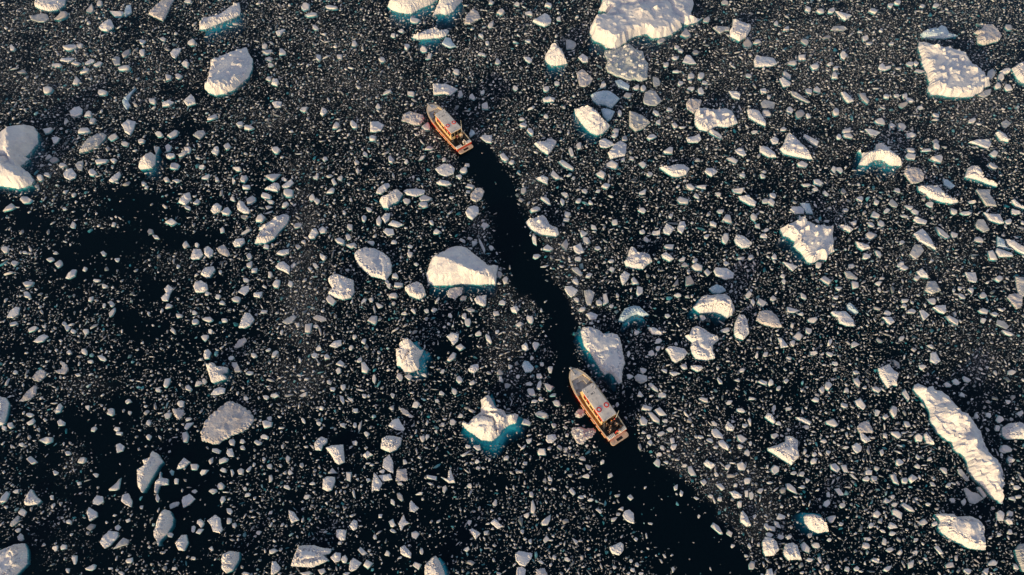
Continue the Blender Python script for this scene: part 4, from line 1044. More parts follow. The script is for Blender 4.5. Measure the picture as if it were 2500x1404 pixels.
M_CUSH = paint('white_vinyl', (0.82, 0.78, 0.74), 0.5, 0.05)
M_ANT = paint('white_fibreglass', (0.75, 0.74, 0.72), 0.4, 0.04)
M_LAMP = paint('white_lens', (0.85, 0.83, 0.80), 0.2, 0.02)
M_LETTER = paint('dark_lettering', (0.035, 0.03, 0.03), 0.6, 0.05)
M_PLAT = paint('bathing_platform', (0.68, 0.50, 0.35), 0.55, 0.08)

HX = [0, 2, 5, 7, 8.5, 9.5, 10.1, 10.6, 11.1, 11.5, 11.75, 11.9, 11.95]
HW = [1.66, 1.76, 1.82, 1.81, 1.76, 1.62, 1.47, 1.29, 1.04, .74, .46, .20, .04]
def hw(x): return float(np.interp(x, HX, HW))
def sheer(x): return 1.02 + 0.55 * (max(0, x - 2) / 10) ** 1.5
XS = [0, 1, 2, 3.5, 5, 6, 7, 7.8, 8.5, 9, 9.5, 10, 10.4, 10.75, 11.1, 11.35, 11.6, 11.75, 11.85, 11.92, 11.95]

class MB:
    """Collects boxes, lofts, tubes and plates and links them as one mesh."""
    def __init__(s): s.v = []; s.f = []
    def add(s, v, f):
        k = len(s.v); s.v += [tuple(p) for p in v]; s.f += [tuple(i + k for i in q) for q in f]; return s
    def box(s, x0, x1, y0, y1, z0, z1, bev=0.03):
        b = min(bev, (x1 - x0) / 3, (y1 - y0) / 3, (z1 - z0) / 3)
        v = []
        for z, k in ((z0, 1), (z0 + b, 0), (z1 - b, 0), (z1, 1)):
            i = b if k else 0
            for x, y in ((x0 + i, y0 + b), (x0 + b, y0 + i), (x1 - b, y0 + i), (x1 - i, y0 + b), (x1 - i, y1 - b), (x1 - b, y1 - i), (x0 + b, y1 - i), (x0 + i, y1 - b)):
                v.append((x, y, z))
        f = [tuple(range(7, -1, -1)), tuple(range(24, 32))]
        for r in range(3):
            for i in range(8):
                j = (i + 1) % 8
                f.append((r * 8 + i, r * 8 + j, r * 8 + 8 + j, r * 8 + 8 + i))
        return s.add(v, f)
    def tube(s, pts, r, n=7):
        pts = [Vector(p) for p in pts]; v = []; f = []
        for i, p in enumerate(pts):
            d = (pts[min(i + 1, len(pts) - 1)] - pts[max(i - 1, 0)]).normalized()
            a = d.cross(Vector((0, 0, 1)) if abs(d.z) < .9 else Vector((1, 0, 0))).normalized(); b = d.cross(a)
            rr = r[i] if isinstance(r, (list, tuple)) else r
            for k in range(n):
                t = 2 * math.pi * k / n
                v.append(p + a * rr * math.cos(t) + b * rr * math.sin(t))
        for i in range(len(pts) - 1):
            for k in range(n):
                j = (k + 1) % n
                f.append((i * n + k, i * n + j, (i + 1) * n + j, (i + 1) * n + k))
        f.append(tuple(range(n - 1, -1, -1))); f.append(tuple(range((len(pts) - 1) * n, len(pts) * n)))
        return s.add(v, f)
    def prism(s, poly, z0, z1, bev=0.0):
        n = len(poly); c = np.mean(np.array(poly), 0)
        rings = [(1, z0), (1, z1)] if not bev else [(1, z0), (1, z1 - bev), (1 - bev / 1.2, z1)]
        v = [(c[0] + (x - c[0]) * k, c[1] + (y - c[1]) * k, z) for k, z in rings for x, y in poly]; f = []
        for r in range(len(rings) - 1):
            for i in range(n):
                j = (i + 1) % n
                f.append((r * n + i, r * n + j, (r + 1) * n + j, (r + 1) * n + i))
        f.append(tuple(range(n - 1, -1, -1))); f.append(tuple(range((len(rings) - 1) * n, len(rings) * n)))
        return s.add(v, f)
    def torus(s, c, R, r, n=20, m=8):
        v = []; f = []
        for i in range(n):
            a = 2 * math.pi * i / n
            for k in range(m):
                b = 2 * math.pi * k / m
                v.append((c[0] + (R + r * math.cos(b)) * math.cos(a), c[1] + (R + r * math.cos(b)) * math.sin(a), c[2] + r * math.sin(b)))
        for i in range(n):
            for k in range(m):
                f.append((i * m + k, ((i + 1) % n) * m + k, ((i + 1) % n) * m + (k + 1) % m, i * m + (k + 1) % m))
        return s.add(v, f)
    def dome(s, c, R, h, n=14, m=4):
        v = []; f = []
        for i in range(m):
            t = i / m * math.pi / 2
            for k in range(n):
                a = 2 * math.pi * k / n
                v.append((c[0] + R * math.cos(t) * math.cos(a), c[1] + R * math.cos(t) * math.sin(a), c[2] + h * math.sin(t)))
        v.append((c[0], c[1], c[2] + h))
        for i in range(m - 1):
            for k in range(n):
                j = (k + 1) % n
                f.append((i * n + k, i * n + j, (i + 1) * n + j, (i + 1) * n + k))
        for k in range(n): f.append(((m - 1) * n + k, (m - 1) * n + (k + 1) % n, m * n))
        return s.add(v, f)
    def loft(s, rings, close=False):
        n = len(rings[0]); k0 = [p for r in rings for p in r]; f = []
        for r in range(len(rings) - 1):
            for i in range(n if close else n - 1):
                j = (i + 1) % n
                f.append((r * n + i, r * n + j, (r + 1) * n + j, (r + 1) * n + i))
        return s.add(k0, f)
    def build(s, name, mat, parent=None, smooth=False):
        return link_mesh(name, s.v, s.f, mat, parent, smooth)

def rounded(x0, x1, y0, y1, r, k=5, front=0.0):
    """Outline with rounded corners; FRONT bows the forward edge."""
    p = []
    for cx, cy, a0 in ((x1 - r, y1 - r, 0), (x0 + r, y1 - r, 90), (x0 + r, y0 + r, 180), (x1 - r, y0 + r, 270)):
        for i in range(k):
            a = math.radians(a0 + 90 * i / (k - 1)); x = cx + r * math.cos(a); y = cy + r * math.sin(a)
            p.append((x, y))
    if front:
        q = []
        for i, (x, y) in enumerate(p):
            q.append((x, y))
        n = [(x1 + front * (1 - (t / max(abs(y0), y1)) ** 2), t) for t in np.linspace(y0 + r, y1 - r, 7)]
        p = q[:] + n[1:-1]
    return p

def letters(mb, word, x, y, h, z):
    """Small sign-painted capitals, tops towards the bow, read from port to starboard."""
    G = {'A': [((0, 0), (.35, 1)), ((.35, 1), (.7, 0)), ((.15, .35), (.55, .35))], 'K': [((0, 0), (0, 1)), ((0, .45), (.6, 1)), ((.15, .55), (.65, 0))],
         'J': [((.5, 1), (.5, .2)), ((.5, .2), (.3, 0)), ((.3, 0), (.05, .1)), ((.2, 1), (.65, 1))]}
    for ch in word:
        for (a, b), (c, d) in G[ch]:
            p = Vector((x + b * h, y - a * h, z)); q = Vector((x + d * h, y - c * h, z))
            e = (q - p).normalized(); w = Vector((-e.y, e.x, 0)) * h * .10; p -= e * h * .05; q += e * h * .05
            up = Vector((0, 0, .004))
            mb.add([p - w, q - w, q + w, p + w, p - w + up, q - w + up, q + w + up, p + w + up],
                   [(3, 2, 1, 0), (4, 5, 6, 7), (0, 1, 5, 4), (1, 2, 6, 5), (2, 3, 7, 6), (3, 0, 4, 7)])
        y -= h * .95

def make_boat():
    root = bpy.data.objects.new('tour_boat', None)
    C.objects.link(root)
    # hull: red topsides from the keel to under the bulwark, with the transom
    rings = []
    for x in XS:
        w = hw(x); z = sheer(x) - .13; b = max(0, (x - 8) / 4)
        rings.append([(x - .5 * b, -w * k, zz) for k, zz in ((1.0, z), (.97 - .1 * b, .45), (.88 - .3 * b, 0.0), (.7 - .3 * b, -.35))] + [(x - 1.2 * b, 0, -.6)] +
                     [(x - .5 * b, w * k, zz) for k, zz in ((.7 - .3 * b, -.35), (.88 - .3 * b, 0.0), (.97 - .1 * b, .45), (1.0, z))])
        rings[-1] = [(x - (.35 * b if i in (0, 8) else .6 * b if i in (1, 7) else 1.0 * b), p[1], p[2]) for i, p in enumerate(rings[-1])]
    mb = MB().loft(rings)
    mb.add(rings[0], [tuple(range(8, -1, -1))])
    hull = mb.build('hull', M_RED, root)
    # bulwark: cream outer band, broad cap, inner face
    mb = MB()
    for s in (-1, 1):
        R = []
        for x in XS:
            w = hw(x); z = sheer(x); b = max(0, (x - 8) / 4)
            cap = .12 + .20 * min(1, max(0, (x - 7.6) / 2.2)); cap = min(cap, w * .9)
            dz = .72 + .25 * min(1, max(0, (x - 7) / 2))
            if x > 10.45: dz = z - .02
            R.append([(x - .35 * b, s * (w + .004), z - .15), (x, s * (w + .03), z - .07), (x, s * (w + .02), z), (x, s * max(.0, w - cap), z + .012), (x, s * max(0, w - cap - .02), dz)])
        mb.loft(R if s < 0 else [list(reversed(r)) for r in R])
    mb.build('bulwark', M_CREAM, root)
    mb = MB().box(-.06, .10, -1.66, 1.66, .60, .98, .04)
    mb.build('transom_coaming', M_CREAM, root)
    MB().box(-.085, -.05, -1.64, 1.64, .52, .90, .012).build('transom_stripe', M_RED, root)
    # decks
    def deck(name, x0, x1, z0, z1, mat, inset=.12, n=10):
        m = MB(); R = []
        for x in np.linspace(x0, x1, n):
            w = max(.02, hw(x) - inset); t = (x - x0) / (x1 - x0); z = z0 + (z1 - z0) * t
            R.append([(x, -w, z), (x, 0, z + .015), (x, w, z)])
        m.loft([list(reversed(r)) for r in R]); return m.build(name, mat, root)
    deck('side_deck', 2.45, 8.0, .745, .745, M_DECK)
    deck('cockpit_sole', .08, 2.44, .56, .56, M_DARK, .14)
    deck('bow_well_sole', 8.0, 10.45, .80, .86, M_NONSLIP, .3)
    m = MB(); R = []
    for x in np.linspace(10.42, 11.93, 10):
        w = max(.0, hw(x) - .30); R.append([(x, w, sheer(x) + .016), (x, 0, sheer(x) + .05), (x, -w, sheer(x) + .016)])
    m.loft(R); m.add([(10.42, y, z) for y, z in ((-1.05, .84), (1.05, .84), (1.05, sheer(10.42) + .016), (0, sheer(10.42) + .05), (-1.05, sheer(10.42) + .016))], [(4, 3, 2, 1, 0)])
    fd = m.build('foredeck', M_ROOF, root)
    MB().box(10.85, 11.15, -.16, .16, 1.50, 1.62, .05).build('windlass', M_METAL, fd)
    MB().box(10.60, 10.72, -.42, .42, 1.50, 1.535, .01).build('anchor_hatch', M_ROOF, fd)
    # U-shaped seat in the bow well
    m = MB(); Ro = []; Ri = []
    for x in (8.9, 9.4, 9.9, 10.2): Ro.append((x, hw(x) - .34)); Ri.append((min(x, 9.75), max(.2, hw(x) - .92 + .1 * (x - 9.9 if x > 9.9 else 0))))
    for s in (1, -1):
        m.loft([[(o_[0], s * o_[1], 1.16), (i_[0], s * i_[1], 1.16), (i_[0], s * i_[1], .82)] if s < 0 else [(i_[0], s * i_[1], .82), (i_[0], s * i_[1], 1.16), (o_[0], s * o_[1], 1.16)] for o_, i_ in zip(Ro, Ri)])
    m.box(9.75, 10.41, -.95, .95, .86, 1.158, .02)
    m.build('bow_seat', M_NONSLIP, root)
    # anchor gear on the stem
    a = MB().box(11.75, 12.25, -.10, .10, sheer(11.9) - .05, sheer(11.9) + .06, .03).build('anchor_roller', M_METAL, root)
    MB().tube([(12.28, 0, 1.5), (12.34, 0, 1.25), (12.2, 0, 1.0)], [.05, .06, .03]).box(12.12, 12.36, -.2, .2, 1.36, 1.50, .04).build('anchor', M_ANT, a)
    MB().tube([(12.0, .02, 1.62), (11.5, .03, 1.63), (11.1, .02, 1.63)], .03).build('anchor_chain', M_BLACK, a)
    for s in (1, -1):
        pts = [(x, s * max(.12, hw(x) - .14), sheer(x) + .42) for x in (8.2, 9.0, 9.8, 10.5, 11.1, 11.6, 11.95)]
        r = MB().tube(pts, .02)
        for x in (8.2, 9.4, 10.5, 11.3): r.tube([(x, s * (hw(x) - .14), sheer(x)), (x, s * (hw(x) - .14), sheer(x) + .42)], .016)
        r.build('bow_rail', M_METAL, root)
    # wheelhouse
    def sec(x, zb, zt, wb, wt): return [(x, -wb, zb), (x, -wt, zt), (x, wt, zt), (x, wb, zb)]
    m = MB()
    bot = [(2.5, 1.20), (5.5, 1.21), (7.6, 1.16), (8.45, .95)]
    top = [(2.5, 1.14), (5.3, 1.14), (7.3, 1.06), (7.85, .90)]
    wall = [(x, y, .74) for x, y in bot] + [(x, y, 1.75) for x, y in [(a * .5 + c * .5, b * .5 + d * .5) for (a, b), (c, d) in zip(bot, top)]] + [(x, y, 2.84) for x, y in top]
    def both(L): return [(x, y, z) for x, y, z in L] + [(x, -y, z) for x, y, z in reversed(L)]
    R = [both(wall[0:4]), both(wall[4:8]), both(wall[8:12])]
    m.loft(R, True)
    cabin = m.build('cabin', M_SUNGOLD, root)
    def on_side(x, z, s, out):
        yb = np.interp(x, [a for a, _ in bot], [b for _, b in bot]); yt = np.interp(x, [a for a, _ in top], [b for _, b in top])
        t = (z - .74) / 2.1
        return (x, s * (yb + (yt - yb) * t + out), z)
    def side_panel(x0, x1, z0, z1, s, out, thick, name, mat, par):
        v = [on_side(x, z, s, o) for o in (out, out + thick) for x, z in ((x0, z0), (x1, z0), (x1, z1), (x0, z1))]
        f = [(3, 2, 1, 0), (4, 5, 6, 7), (0, 1, 5, 4), (1, 2, 6, 5), (2, 3, 7, 6), (3, 0, 4, 7)]
        if s < 0: f = [tuple(reversed(q)) for q in f]
        return MB().add(v, f).build(name, mat, par)
    for s in (1, -1):
        side_panel(2.5, 7.35, 2.34, 2.80, s, .012, .03, 'red_stripe', M_RED, cabin)
        for x0, x1 in ((2.75, 3.55), (3.72, 4.60), (4.77, 5.60), (5.77, 6.50), (6.66, 7.25)):
            w = side_panel(x0, x1, 1.72, 2.32, s, .012, .016, 'side_window', M_GLASS, cabin)
        side_panel(5.75, 6.52, .80, 1.70, s, .010, .022, 'side_door', M_CREAM, cabin)
        r = MB().tube([on_side(2.6, 1.6, s, .07), on_side(5.6, 1.6, s, .07)], .02)
        for x in (2.6, 4.1, 5.6): r.tube([on_side(x, 1.6, s, .0), on_side(x, 1.6, s, .07)], .014)
        r.build('grab_rail', M_METAL, cabin)
    # windscreen, three panes
    for ya, yb in ((-.92, -.36), (-.31, .31), (.36, .92)):
        v = []
        for o in (.012, .03):
            for t, y in ((.16, ya), (.16, yb), (.9, yb * .95), (.9, ya * .95)):
                x = 8.45 + (7.85 - 8.45) * (1.0 * (.48 + .5 * t))
                v.append((x + o * 1.0 + .02, y, .74 + 2.1 * (.48 + .5 * t)))
        MB().add(v, [(3, 2, 1, 0), (4, 5, 6, 7), (0, 1, 5, 4), (1, 2, 6, 5), (2, 3, 7, 6), (3, 0, 4, 7)]).build('windscreen_pane', M_GLASS, cabin)
    # after wall: door and two windows, cream posts stand between them
    d = MB().box(2.44, 2.49, -.30, .30, .60, 2.45, .01).build('cabin_door', M_GLASS, cabin)
    MB().box(2.40, 2.436, .18, .24, 1.45, 1.75, .01).build('handle', M_METAL, d)
    for y0, y1 in ((-1.05, -.45), (.45, 1.05)):
        MB().box(2.46, 2.49, y0, y1, 1.5, 2.45, .01).build('aft_window', M_GLASS, cabin)
    # roof
    m = MB()
    out = rounded(2.28, 8.02, -1.17, 1.17, .22, 5)
    out = [(x + (.16 * (1 - (y / 1.17) ** 2) if x > 7.5 else 0), y * (1.0 if x < 6.5 else 1 - .075 * (x - 6.5) / 1.5)) for x, y in out]
    n = len(out)
    rg = [(1.0, 2.845), (1.0, 2.93), (.975, 2.965), (.6, 2.995), (.2, 3.0)]
    for k, z in rg: m.v += [(5.2 + (x - 5.2) * (k if k < .9 else 1 - (1 - k) * .6), y * k, z) for x, y in out]
    for r_ in range(len(rg) - 1):
        for i in range(n):
            j = (i + 1) % n; m.f.append((r_ * n + i, r_ * n + j, (r_ + 1) * n + j, (r_ + 1) * n + i))
    m.f.append(tuple(range(n - 1, -1, -1))); m.f.append(tuple(range((len(rg) - 1) * n, len(rg) * n)))
    roof = m.build('roof', M_ROOF, root)
    for y in (.68, -.68):
        MB().dome((4.15, y, 2.975), .30, .09, 18).build('round_hatch', M_CUSH, roof)
        MB().torus((4.15, y, 3.01), .33, .085, 24, 8).build('hatch_rim', M_RED, roof)
    for x, y in ((5.92, .68), (5.92, -.70), (3.43, .70), (3.43, -.70), (7.72, .68), (7.72, -.66)):
        MB().dome((x, y, 2.97), .075, .07, 10, 3).build('roof_lamp', M_LAMP, roof)
    for x, y in ((7.25, .52), (6.62, .92), (7.05, -.86), (7.5, -.62)):
        MB().dome((x, y, 2.97), .07, .10, 8, 3).build('aerial_base', M_BLACK, roof)
    lt = MB(); letters(lt, 'AKJ', 6.58, .30, .26, 2.996); lt.build('lettering', M_LETTER, roof)
    MB().tube([(6.0, -.12, 2.99), (5.0, .10, 3.0)], .012).build('roof_cable', M_METAL, roof)
    MB().tube([(7.4, -.88, 2.97), (7.4, -.88, 3.9)], [.018, .008]).build('whip_aerial', M_ANT, roof)
    r = MB().tube([(2.35, 1.10, 2.93), (2.35, 1.10, 3.10), (2.35, -.2, 3.12)], .025).build('roof_grab_rail', M_METAL, roof)
    # tall white aerial and ladder abaft the wheelhouse
    MB().tube([(1.98, -.95, .6), (1.98, -.95, 2.2), (1.98, -.95, 5.4)], [.04, .035, .018]).build('mast_aerial', M_ANT, root)
    m = MB()
    for y in (1.02, 1.30): m.tube([(1.72, y, .72), (2.22, y, 2.6), (2.32, y, 3.2), (2.6, y, 3.25)], .026)
    for k in range(6):
        t = k / 6 + .08; m.tube([(1.72 + .5 * t, 1.02, .72 + 1.88 * t), (1.72 + .5 * t, 1.30, .72 + 1.88 * t)], .022)
    m.build('ladder', M_METAL, root)
    # cockpit: engine box, lockers, stern benches of white rolls
    MB().box(.75, 1.65, -.42, .42, .57, 1.02, .05).build('engine_box', M_DARK, root)
    for y0, y1 in ((1.10, 1.52), (-1.52, -1.10)):
        MB().box(.5, 2.35, y0, y1, .57, .96, .04).build('side_locker', M_BLACK, root)
    for y0, y1 in ((.32, 1.56), (-1.62, -.50)):
        b = MB().box(.06, .58, y0, y1, .60, .90, .03).build('stern_bench', M_CREAM, root)
        k = 5; w = (y1 - y0) / k
        for i in range(k):
            yc = y0 + w * (i + .5)
            MB().tube([(-.04, yc, 1.0), (.02, yc, 1.02), (.50, yc, 1.0), (.57, yc, .97)], [.06, w * .46, w * .46, .06], 10).build('cushion', M_CUSH, b, True)
    MB().box(-.02, .04, -.46, .28, .6, .95, .02).build('transom_gate', M_CREAM, root)
    # bathing platform with its dark hatch
    m = MB().prism(rounded(-.98, -.07, -1.55, 1.55, .34, 6), .34, .46, .03)
    pl = m.build('bathing_platform', M_PLAT, root)
    MB().box(-.78, -.36, -.50, .50, .455, .475, .01).build('ladder_hatch', M_BLACK, pl)
    for s in (1, -1): MB().tube([(-.85, s * 1.32, .47), (-.80, s * 1.32, .55), (-.3, s * 1.32, .55), (-.25, s * 1.32, .47)], .02).build('platform_rail', M_METAL, pl)
    # gold bars along the waterline, in lengths, added to stand for reflections
    for s in (1, -1):
        for x0 in (.6, 1.9, 3.2, 4.5, 5.8):
            MB().tube([(x, s * (hw(x) * 1.0 + .05), .58) for x in np.linspace(x0, x0 + .95, 4)], .065, 8).build('hull_glint_bar', M_SUNGOLD, root)
    return root

def copy_tree(o, parent=None):
    c = o.copy(); C.objects.link(c); c.parent = parent
    for ch in list(o.children): copy_tree(ch, c)
    return c
PITCH = [((15.62, 29.06), 122.6), ((-8.92, 83.87), 126.3)]
boat = make_boat()
boats = [boat, copy_tree(boat)]
BOAT_PRINTS = []
for b, ((bx, by), hd) in zip(boats, PITCH):
    a = math.radians(hd); f = np.array([math.cos(a), math.sin(a)]); l = np.array([-f[1], f[0]])
    # the pitch marks were taken at deck height, a metre above the water
    b.location = (bx, by, 0); b.rotation_euler = (0, 0, a)
    o_ = [(-1.1, 1.6)] + [(x, hw(x) + .12) for x in XS] + [(x, -hw(x) - .12) for x in reversed(XS)] + [(-1.1, -1.6)]
    BOAT_PRINTS.append(np.array([np.array([bx, by]) + f * x + l * y for x, y in o_]))
BG = 'red and cream tour boats'
tag(boats[0], 'larger red and cream tour boat with a crowded dark cockpit beside the pale wedge iceberg', 'boat', BG)
tag(boats[1], 'smaller-looking red and cream tour boat farther off, at the head of the dark channel', 'boat', BG)

# ------------------------------------------------------------------ people aboard
SKIN = paint('skin', (0.42, 0.25, 0.18), 0.6, 0.05)
def cloth(name, col): return paint(name, col, 0.85, 0.1, 0.2)
CL = {k: cloth(k + '_cloth', v) for k, v in dict(black=(.015, .015, .018), navy=(.02, .028, .06), red=(.50, .02, .025), white=(.75, .72, .68), cream=(.66, .56, .42), grey=(.20, .20, .21),
      maroon=(.16, .03, .03), olive=(.06, .06, .035), orange=(.55, .17, .03), pink=(.5, .25, .28)).items()}
HAIR = {k: cloth(k + '_hair', v) for k, v in dict(dark=(.02, .014, .01), fair=(.30, .20, .10), grey=(.28, .26, .25)).items()}

def skin_body(name, joints, edges, mat, parent=None, levels=1):
    me = bpy.data.meshes.new(name)
    me.from_pydata([j[0] for j in joints], edges, [])
    o = bpy.data.objects.new(name, me); C.objects.link(o)
    if parent: o.parent = parent
    me.materials.append(mat)
    sk = o.modifiers.new('skin', 'SKIN'); sk.use_smooth_shade = True
    for i, j in enumerate(joints):
        v = me.skin_vertices[0].data[i]; r = j[1]; v.radius = (r, r) if not isinstance(r, tuple) else r
        v.use_root = i == 0
    sb = o.modifiers.new('smooth', 'SUBSURF'); sb.levels = levels; sb.render_levels = levels
    return o

def person(boat_i, x, y, floor, face, top, trousers, head, sit=False, reach=0.0, hat=False, lean=0.0):
    """One continuous body, jacket, trousers and hair over it; FACE is the way it looks, in the boat's own axes."""
    hp = .50 if sit else .92          # hip height
    hx = 0.0; sh = hp + .50; ln = lean
    S_ = lambda z: hx + ln * (z - hp)
    J = [((S_(hp), 0, hp), (.14, .11)), ((S_(hp + .25), 0, hp + .25), (.14, .10)), ((S_(sh), 0, sh), (.15, .10)), ((S_(sh + .12), 0, sh + .12), .055), ((S_(sh + .20) + .01, 0, sh + .19), (.075, .085)),
         ((S_(sh + .31) + .015, 0, sh + .31), (.07, .085)), ((S_(sh + .2) + .105, 0, sh + .2), .018)]
    E_ = [(0, 1), (1, 2), (2, 3), (3, 4), (4, 5), (4, 6)]
    def add(p, r, frm):
        J.append((p, r)); E_.append((frm, len(J) - 1)); return len(J) - 1
    arms = []
    for s in (1, -1):
        a = add((S_(sh) - .01, s * .20, sh - .03), .055, 2)
        b_ = add((S_(sh) + .03 + reach * .15, s * .26, sh - .30 + .1 * reach), .042, a)
        c_ = add((S_(sh) + .16 + reach * .3, s * (.21), sh - .46 + .35 * reach), .034, b_)
        h_ = add((S_(sh) + .22 + reach * .34, s * .195, sh - .49 + .36 * reach), .038, c_)
        for k, (dy, L) in enumerate(((-.03, .075), (-.01, .085), (.012, .08), (.032, .062))):
            add((S_(sh) + .22 + L + reach * .34, s * .195 + dy, sh - .50 - .01 * k + .36 * reach), .0095, h_)
        add((S_(sh) + .25 + reach * .34, s * (.195 - .055), sh - .465 + .36 * reach), .011, h_)
        arms.append((a, b_, c_))
    for s in (1, -1):
        if sit:
            k = add((.40, s * .12, hp + .02), .065, 0); a = add((.42, s * .12, .09), .042, k)
        else:
            k = add((.03, s * .10, .49), .062, 0); a = add((-.01, s * .11, .09), .042, k)
        add(((.42 if sit else 0) + .14, s * .125, .045), .04, a)
    o = skin_body('person', J, E_, SKIN)
    k1 = .02
    JJ = [(J[0][0], (.165, .135)), (J[1][0], (.165, .13)), (J[2][0], (.175, .125)), ((J[3][0][0], 0, J[3][0][2] - .03), .08)]; EE = [(0, 1), (1, 2), (2, 3)]
    for a, b_, c_ in arms:
        q = len(JJ); JJ += [(J[a][0], .08), (J[b_][0], .062), (J[c_][0], .05)]; EE += [(2, q), (q, q + 1), (q + 1, q + 2)]
    skin_body('jacket', JJ, EE, CL[top], o)
    JJ = [(J[0][0], (.16, .13))]; EE = []
    li = [i for i, (a, b_) in enumerate(E_) if a == 0 and b_ > 1]
    for i in li:
        k = E_[i][1]; q = len(JJ)
        a = J[k + 1][0]
        JJ += [(J[k][0], .082), ((a[0], a[1], a[2] + .03), .062)]; EE += [(0, q), (q, q + 1)]
    skin_body('trousers', JJ, EE, CL[trousers], o)
    hz = sh + .30; c = (S_(sh + .31) - .005, 0, hz)
    m = MB().dome((c[0], c[1], hz - .03), .105, .135, 12, 5)
    m.v = [(vx, vy * .9, vz) for vx, vy, vz in m.v]
    m.tube([(c[0] - .06, 0, hz - .02), (c[0] - .075, 0, hz - .10)], [.07, .045], 8)
    m.build('woolly_hat' if hat else 'hair', CL[head] if hat else HAIR[head], o, True)
    ey = MB()
    for s in (1, -1): ey.dome((S_(sh + .2) + .098, s * .03, sh + .235), .011, .011, 6, 2)
    ey.build('eyes', CL['black'], o)
    (bx, by), hd = PITCH[boat_i]; a = math.radians(hd)
    o.location = (bx + math.cos(a) * x - math.sin(a) * y, by + math.sin(a) * x + math.cos(a) * y, floor)
    o.rotation_euler = (0, 0, a + math.radians(face))
    return o
PG = 'passengers aboard the boats'
for args, kw, lab in [
    ((0, 2.05, .62, .57, 180, 'black', 'black', 'dark'), {}, 'person in black by the ladder in the larger boat\'s cockpit'),
    ((0, 1.95, -.15, .57, 200, 'navy', 'black', 'orange'), dict(hat=True), 'person in navy and an orange hat by the larger boat\'s cabin door'),
    ((0, 1.92, -.66, .57, 150, 'black', 'black', 'red'), dict(hat=True), 'person in black with a red hat beside the tall aerial'),
    ((0, .95, .78, .57, 90, 'black', 'navy', 'grey'), {}, 'grey-haired person in black facing out over the larger boat\'s sunlit side'),
    ((0, .62, -.92, .57, 230, 'olive', 'black', 'dark'), {}, 'dark-haired person in olive on the shaded side of the larger boat\'s cockpit'),
    ((0, .33, .10, .57, 180, 'red', 'black', 'red'), dict(hat=True, lean=.1), 'person in a bright red jacket at the larger boat\'s stern gate'),
    ((0, .30, -.32, .57, 190, 'white', 'cream', 'fair'), dict(lean=.35, reach=.5), 'person in white leaning over the larger boat\'s stern gate'),
    ((0, 1.45, .35, .57, 150, 'black', 'black', 'dark'), {}, 'dark-haired person in black in the middle of the larger boat\'s crowd'),
    ((0, 1.30, -.62, .57, 120, 'grey', 'black', 'black'), dict(hat=True), 'person in grey with a black hat behind the larger boat\'s engine box'),
    ((1, 1.95, .10, .57, 180, 'maroon', 'black', 'dark'), {}, 'person in a maroon jacket in the farther boat\'s cockpit'),
    ((1, 1.85, -.66, .57, 165, 'cream', 'grey', 'fair'), {}, 'person in a cream jacket beside the farther boat\'s aerial'),
    ((1, .32, -.18, .57, 180, 'white', 'cream', 'white'), dict(hat=True, lean=.25), 'person in white bending at the farther boat\'s stern'),
    ((1, 8.75, .62, .80, 0, 'black', 'black', 'dark'), {}, 'person in black standing in the farther boat\'s bow'),
]:
    tag(person(*args, **kw), lab, 'person', PG)

# ------------------------------------------------------------------ brash: chips past counting, one object
CHANNEL = [(345, 1148, 1172), (370, 1138, 1200), (400, 1152, 1235), (450, 1186, 1254), (500, 1196, 1256), (550, 1211, 1283), (600, 1222, 1312), (650, 1244, 1322),
           (700, 1272, 1366), (750, 1322, 1392), (800, 1345, 1400), (850, 1346, 1396), (900, 1352, 1402), (940, 1360, 1440), (1000, 1400, 1500), (1060, 1455, 1545), (1100, 1488, 1560),
           (1150, 1485, 1640), (1200, 1510, 1690), (1250, 1540, 1740), (1300, 1590, 1782), (1350, 1640, 1812), (1404, 1655, 1835), (1600, 1760, 1960)]
BLOBS = [  # x, y, rx, ry, change of cover
    (290, 590, 130, 55, -1.0), (395, 690, 55, 60, -1.0), (240, 645, 70, 50, -.8), (410, 880, 90, 90, -.6), (285, 1090, 70, 130, -1.0), (150, 545, 150, 40, -.6), (40, 880, 40, 20, -.2),
    (110, 540, 110, 30, -.6), (60, 700, 60, 25, -.5), (350, 480, 180, 45, -.5), (240, 930, 60, 60, -.5), (100, 1150, 80, 60, -.6), (560, 810, 60, 80, -.5), (470, 560, 60, 50, -.5),
    (90, 1390, 50, 40, -.9), (480, 820, 50, 70, -.6), (330, 790, 60, 40, -.5), (280, 1010, 50, 50, -.3), (420, 1270, 60, 70, -.5), (480, 670, 50, 40, -.5), (440, 1150, 60, 100, -.5),
    (1020, 800, 70, 40, -.4), (1050, 880, 40, 40, -.6), (1240, 1010, 60, 50, -.3), (1520, 1010, 50, 50, -.9), (1540, 970, 40, 30, -.6), (1440, 115, 40, 30, -.7), (1610, 560, 60, 60, -.15),
    (1370, 1140, 110, 60, -.5), (1450, 1250, 120, 90, -.45), (1580, 1340, 90, 50, -.4), (1290, 1150, 60, 40, -.4), (2400, 960, 70, 40, -.4), (2270, 900, 60, 40, -.5), (2370, 90, 60, 30, -.4),
    (2330, 1250, 70, 20, -.5), (2050, 1230, 60, 30, -.3), (700, 1350, 60, 30, -.4), (720, 1230, 60, 50, -.4), (840, 1130, 60, 40, -.35), (900, 1300, 70, 40, -.3), (1100, 1260, 80, 60, -.25),
    (1310, 90, 70, 60, -.2), (180, 235, 90, 25, -.4), (470, 300, 50, 20, -.3), (640, 170, 25, 60, -.4), (1150, 290, 40, 60, -.3), (1210, 160, 60, 40, -.2), (60, 300, 50, 20, -.5)]
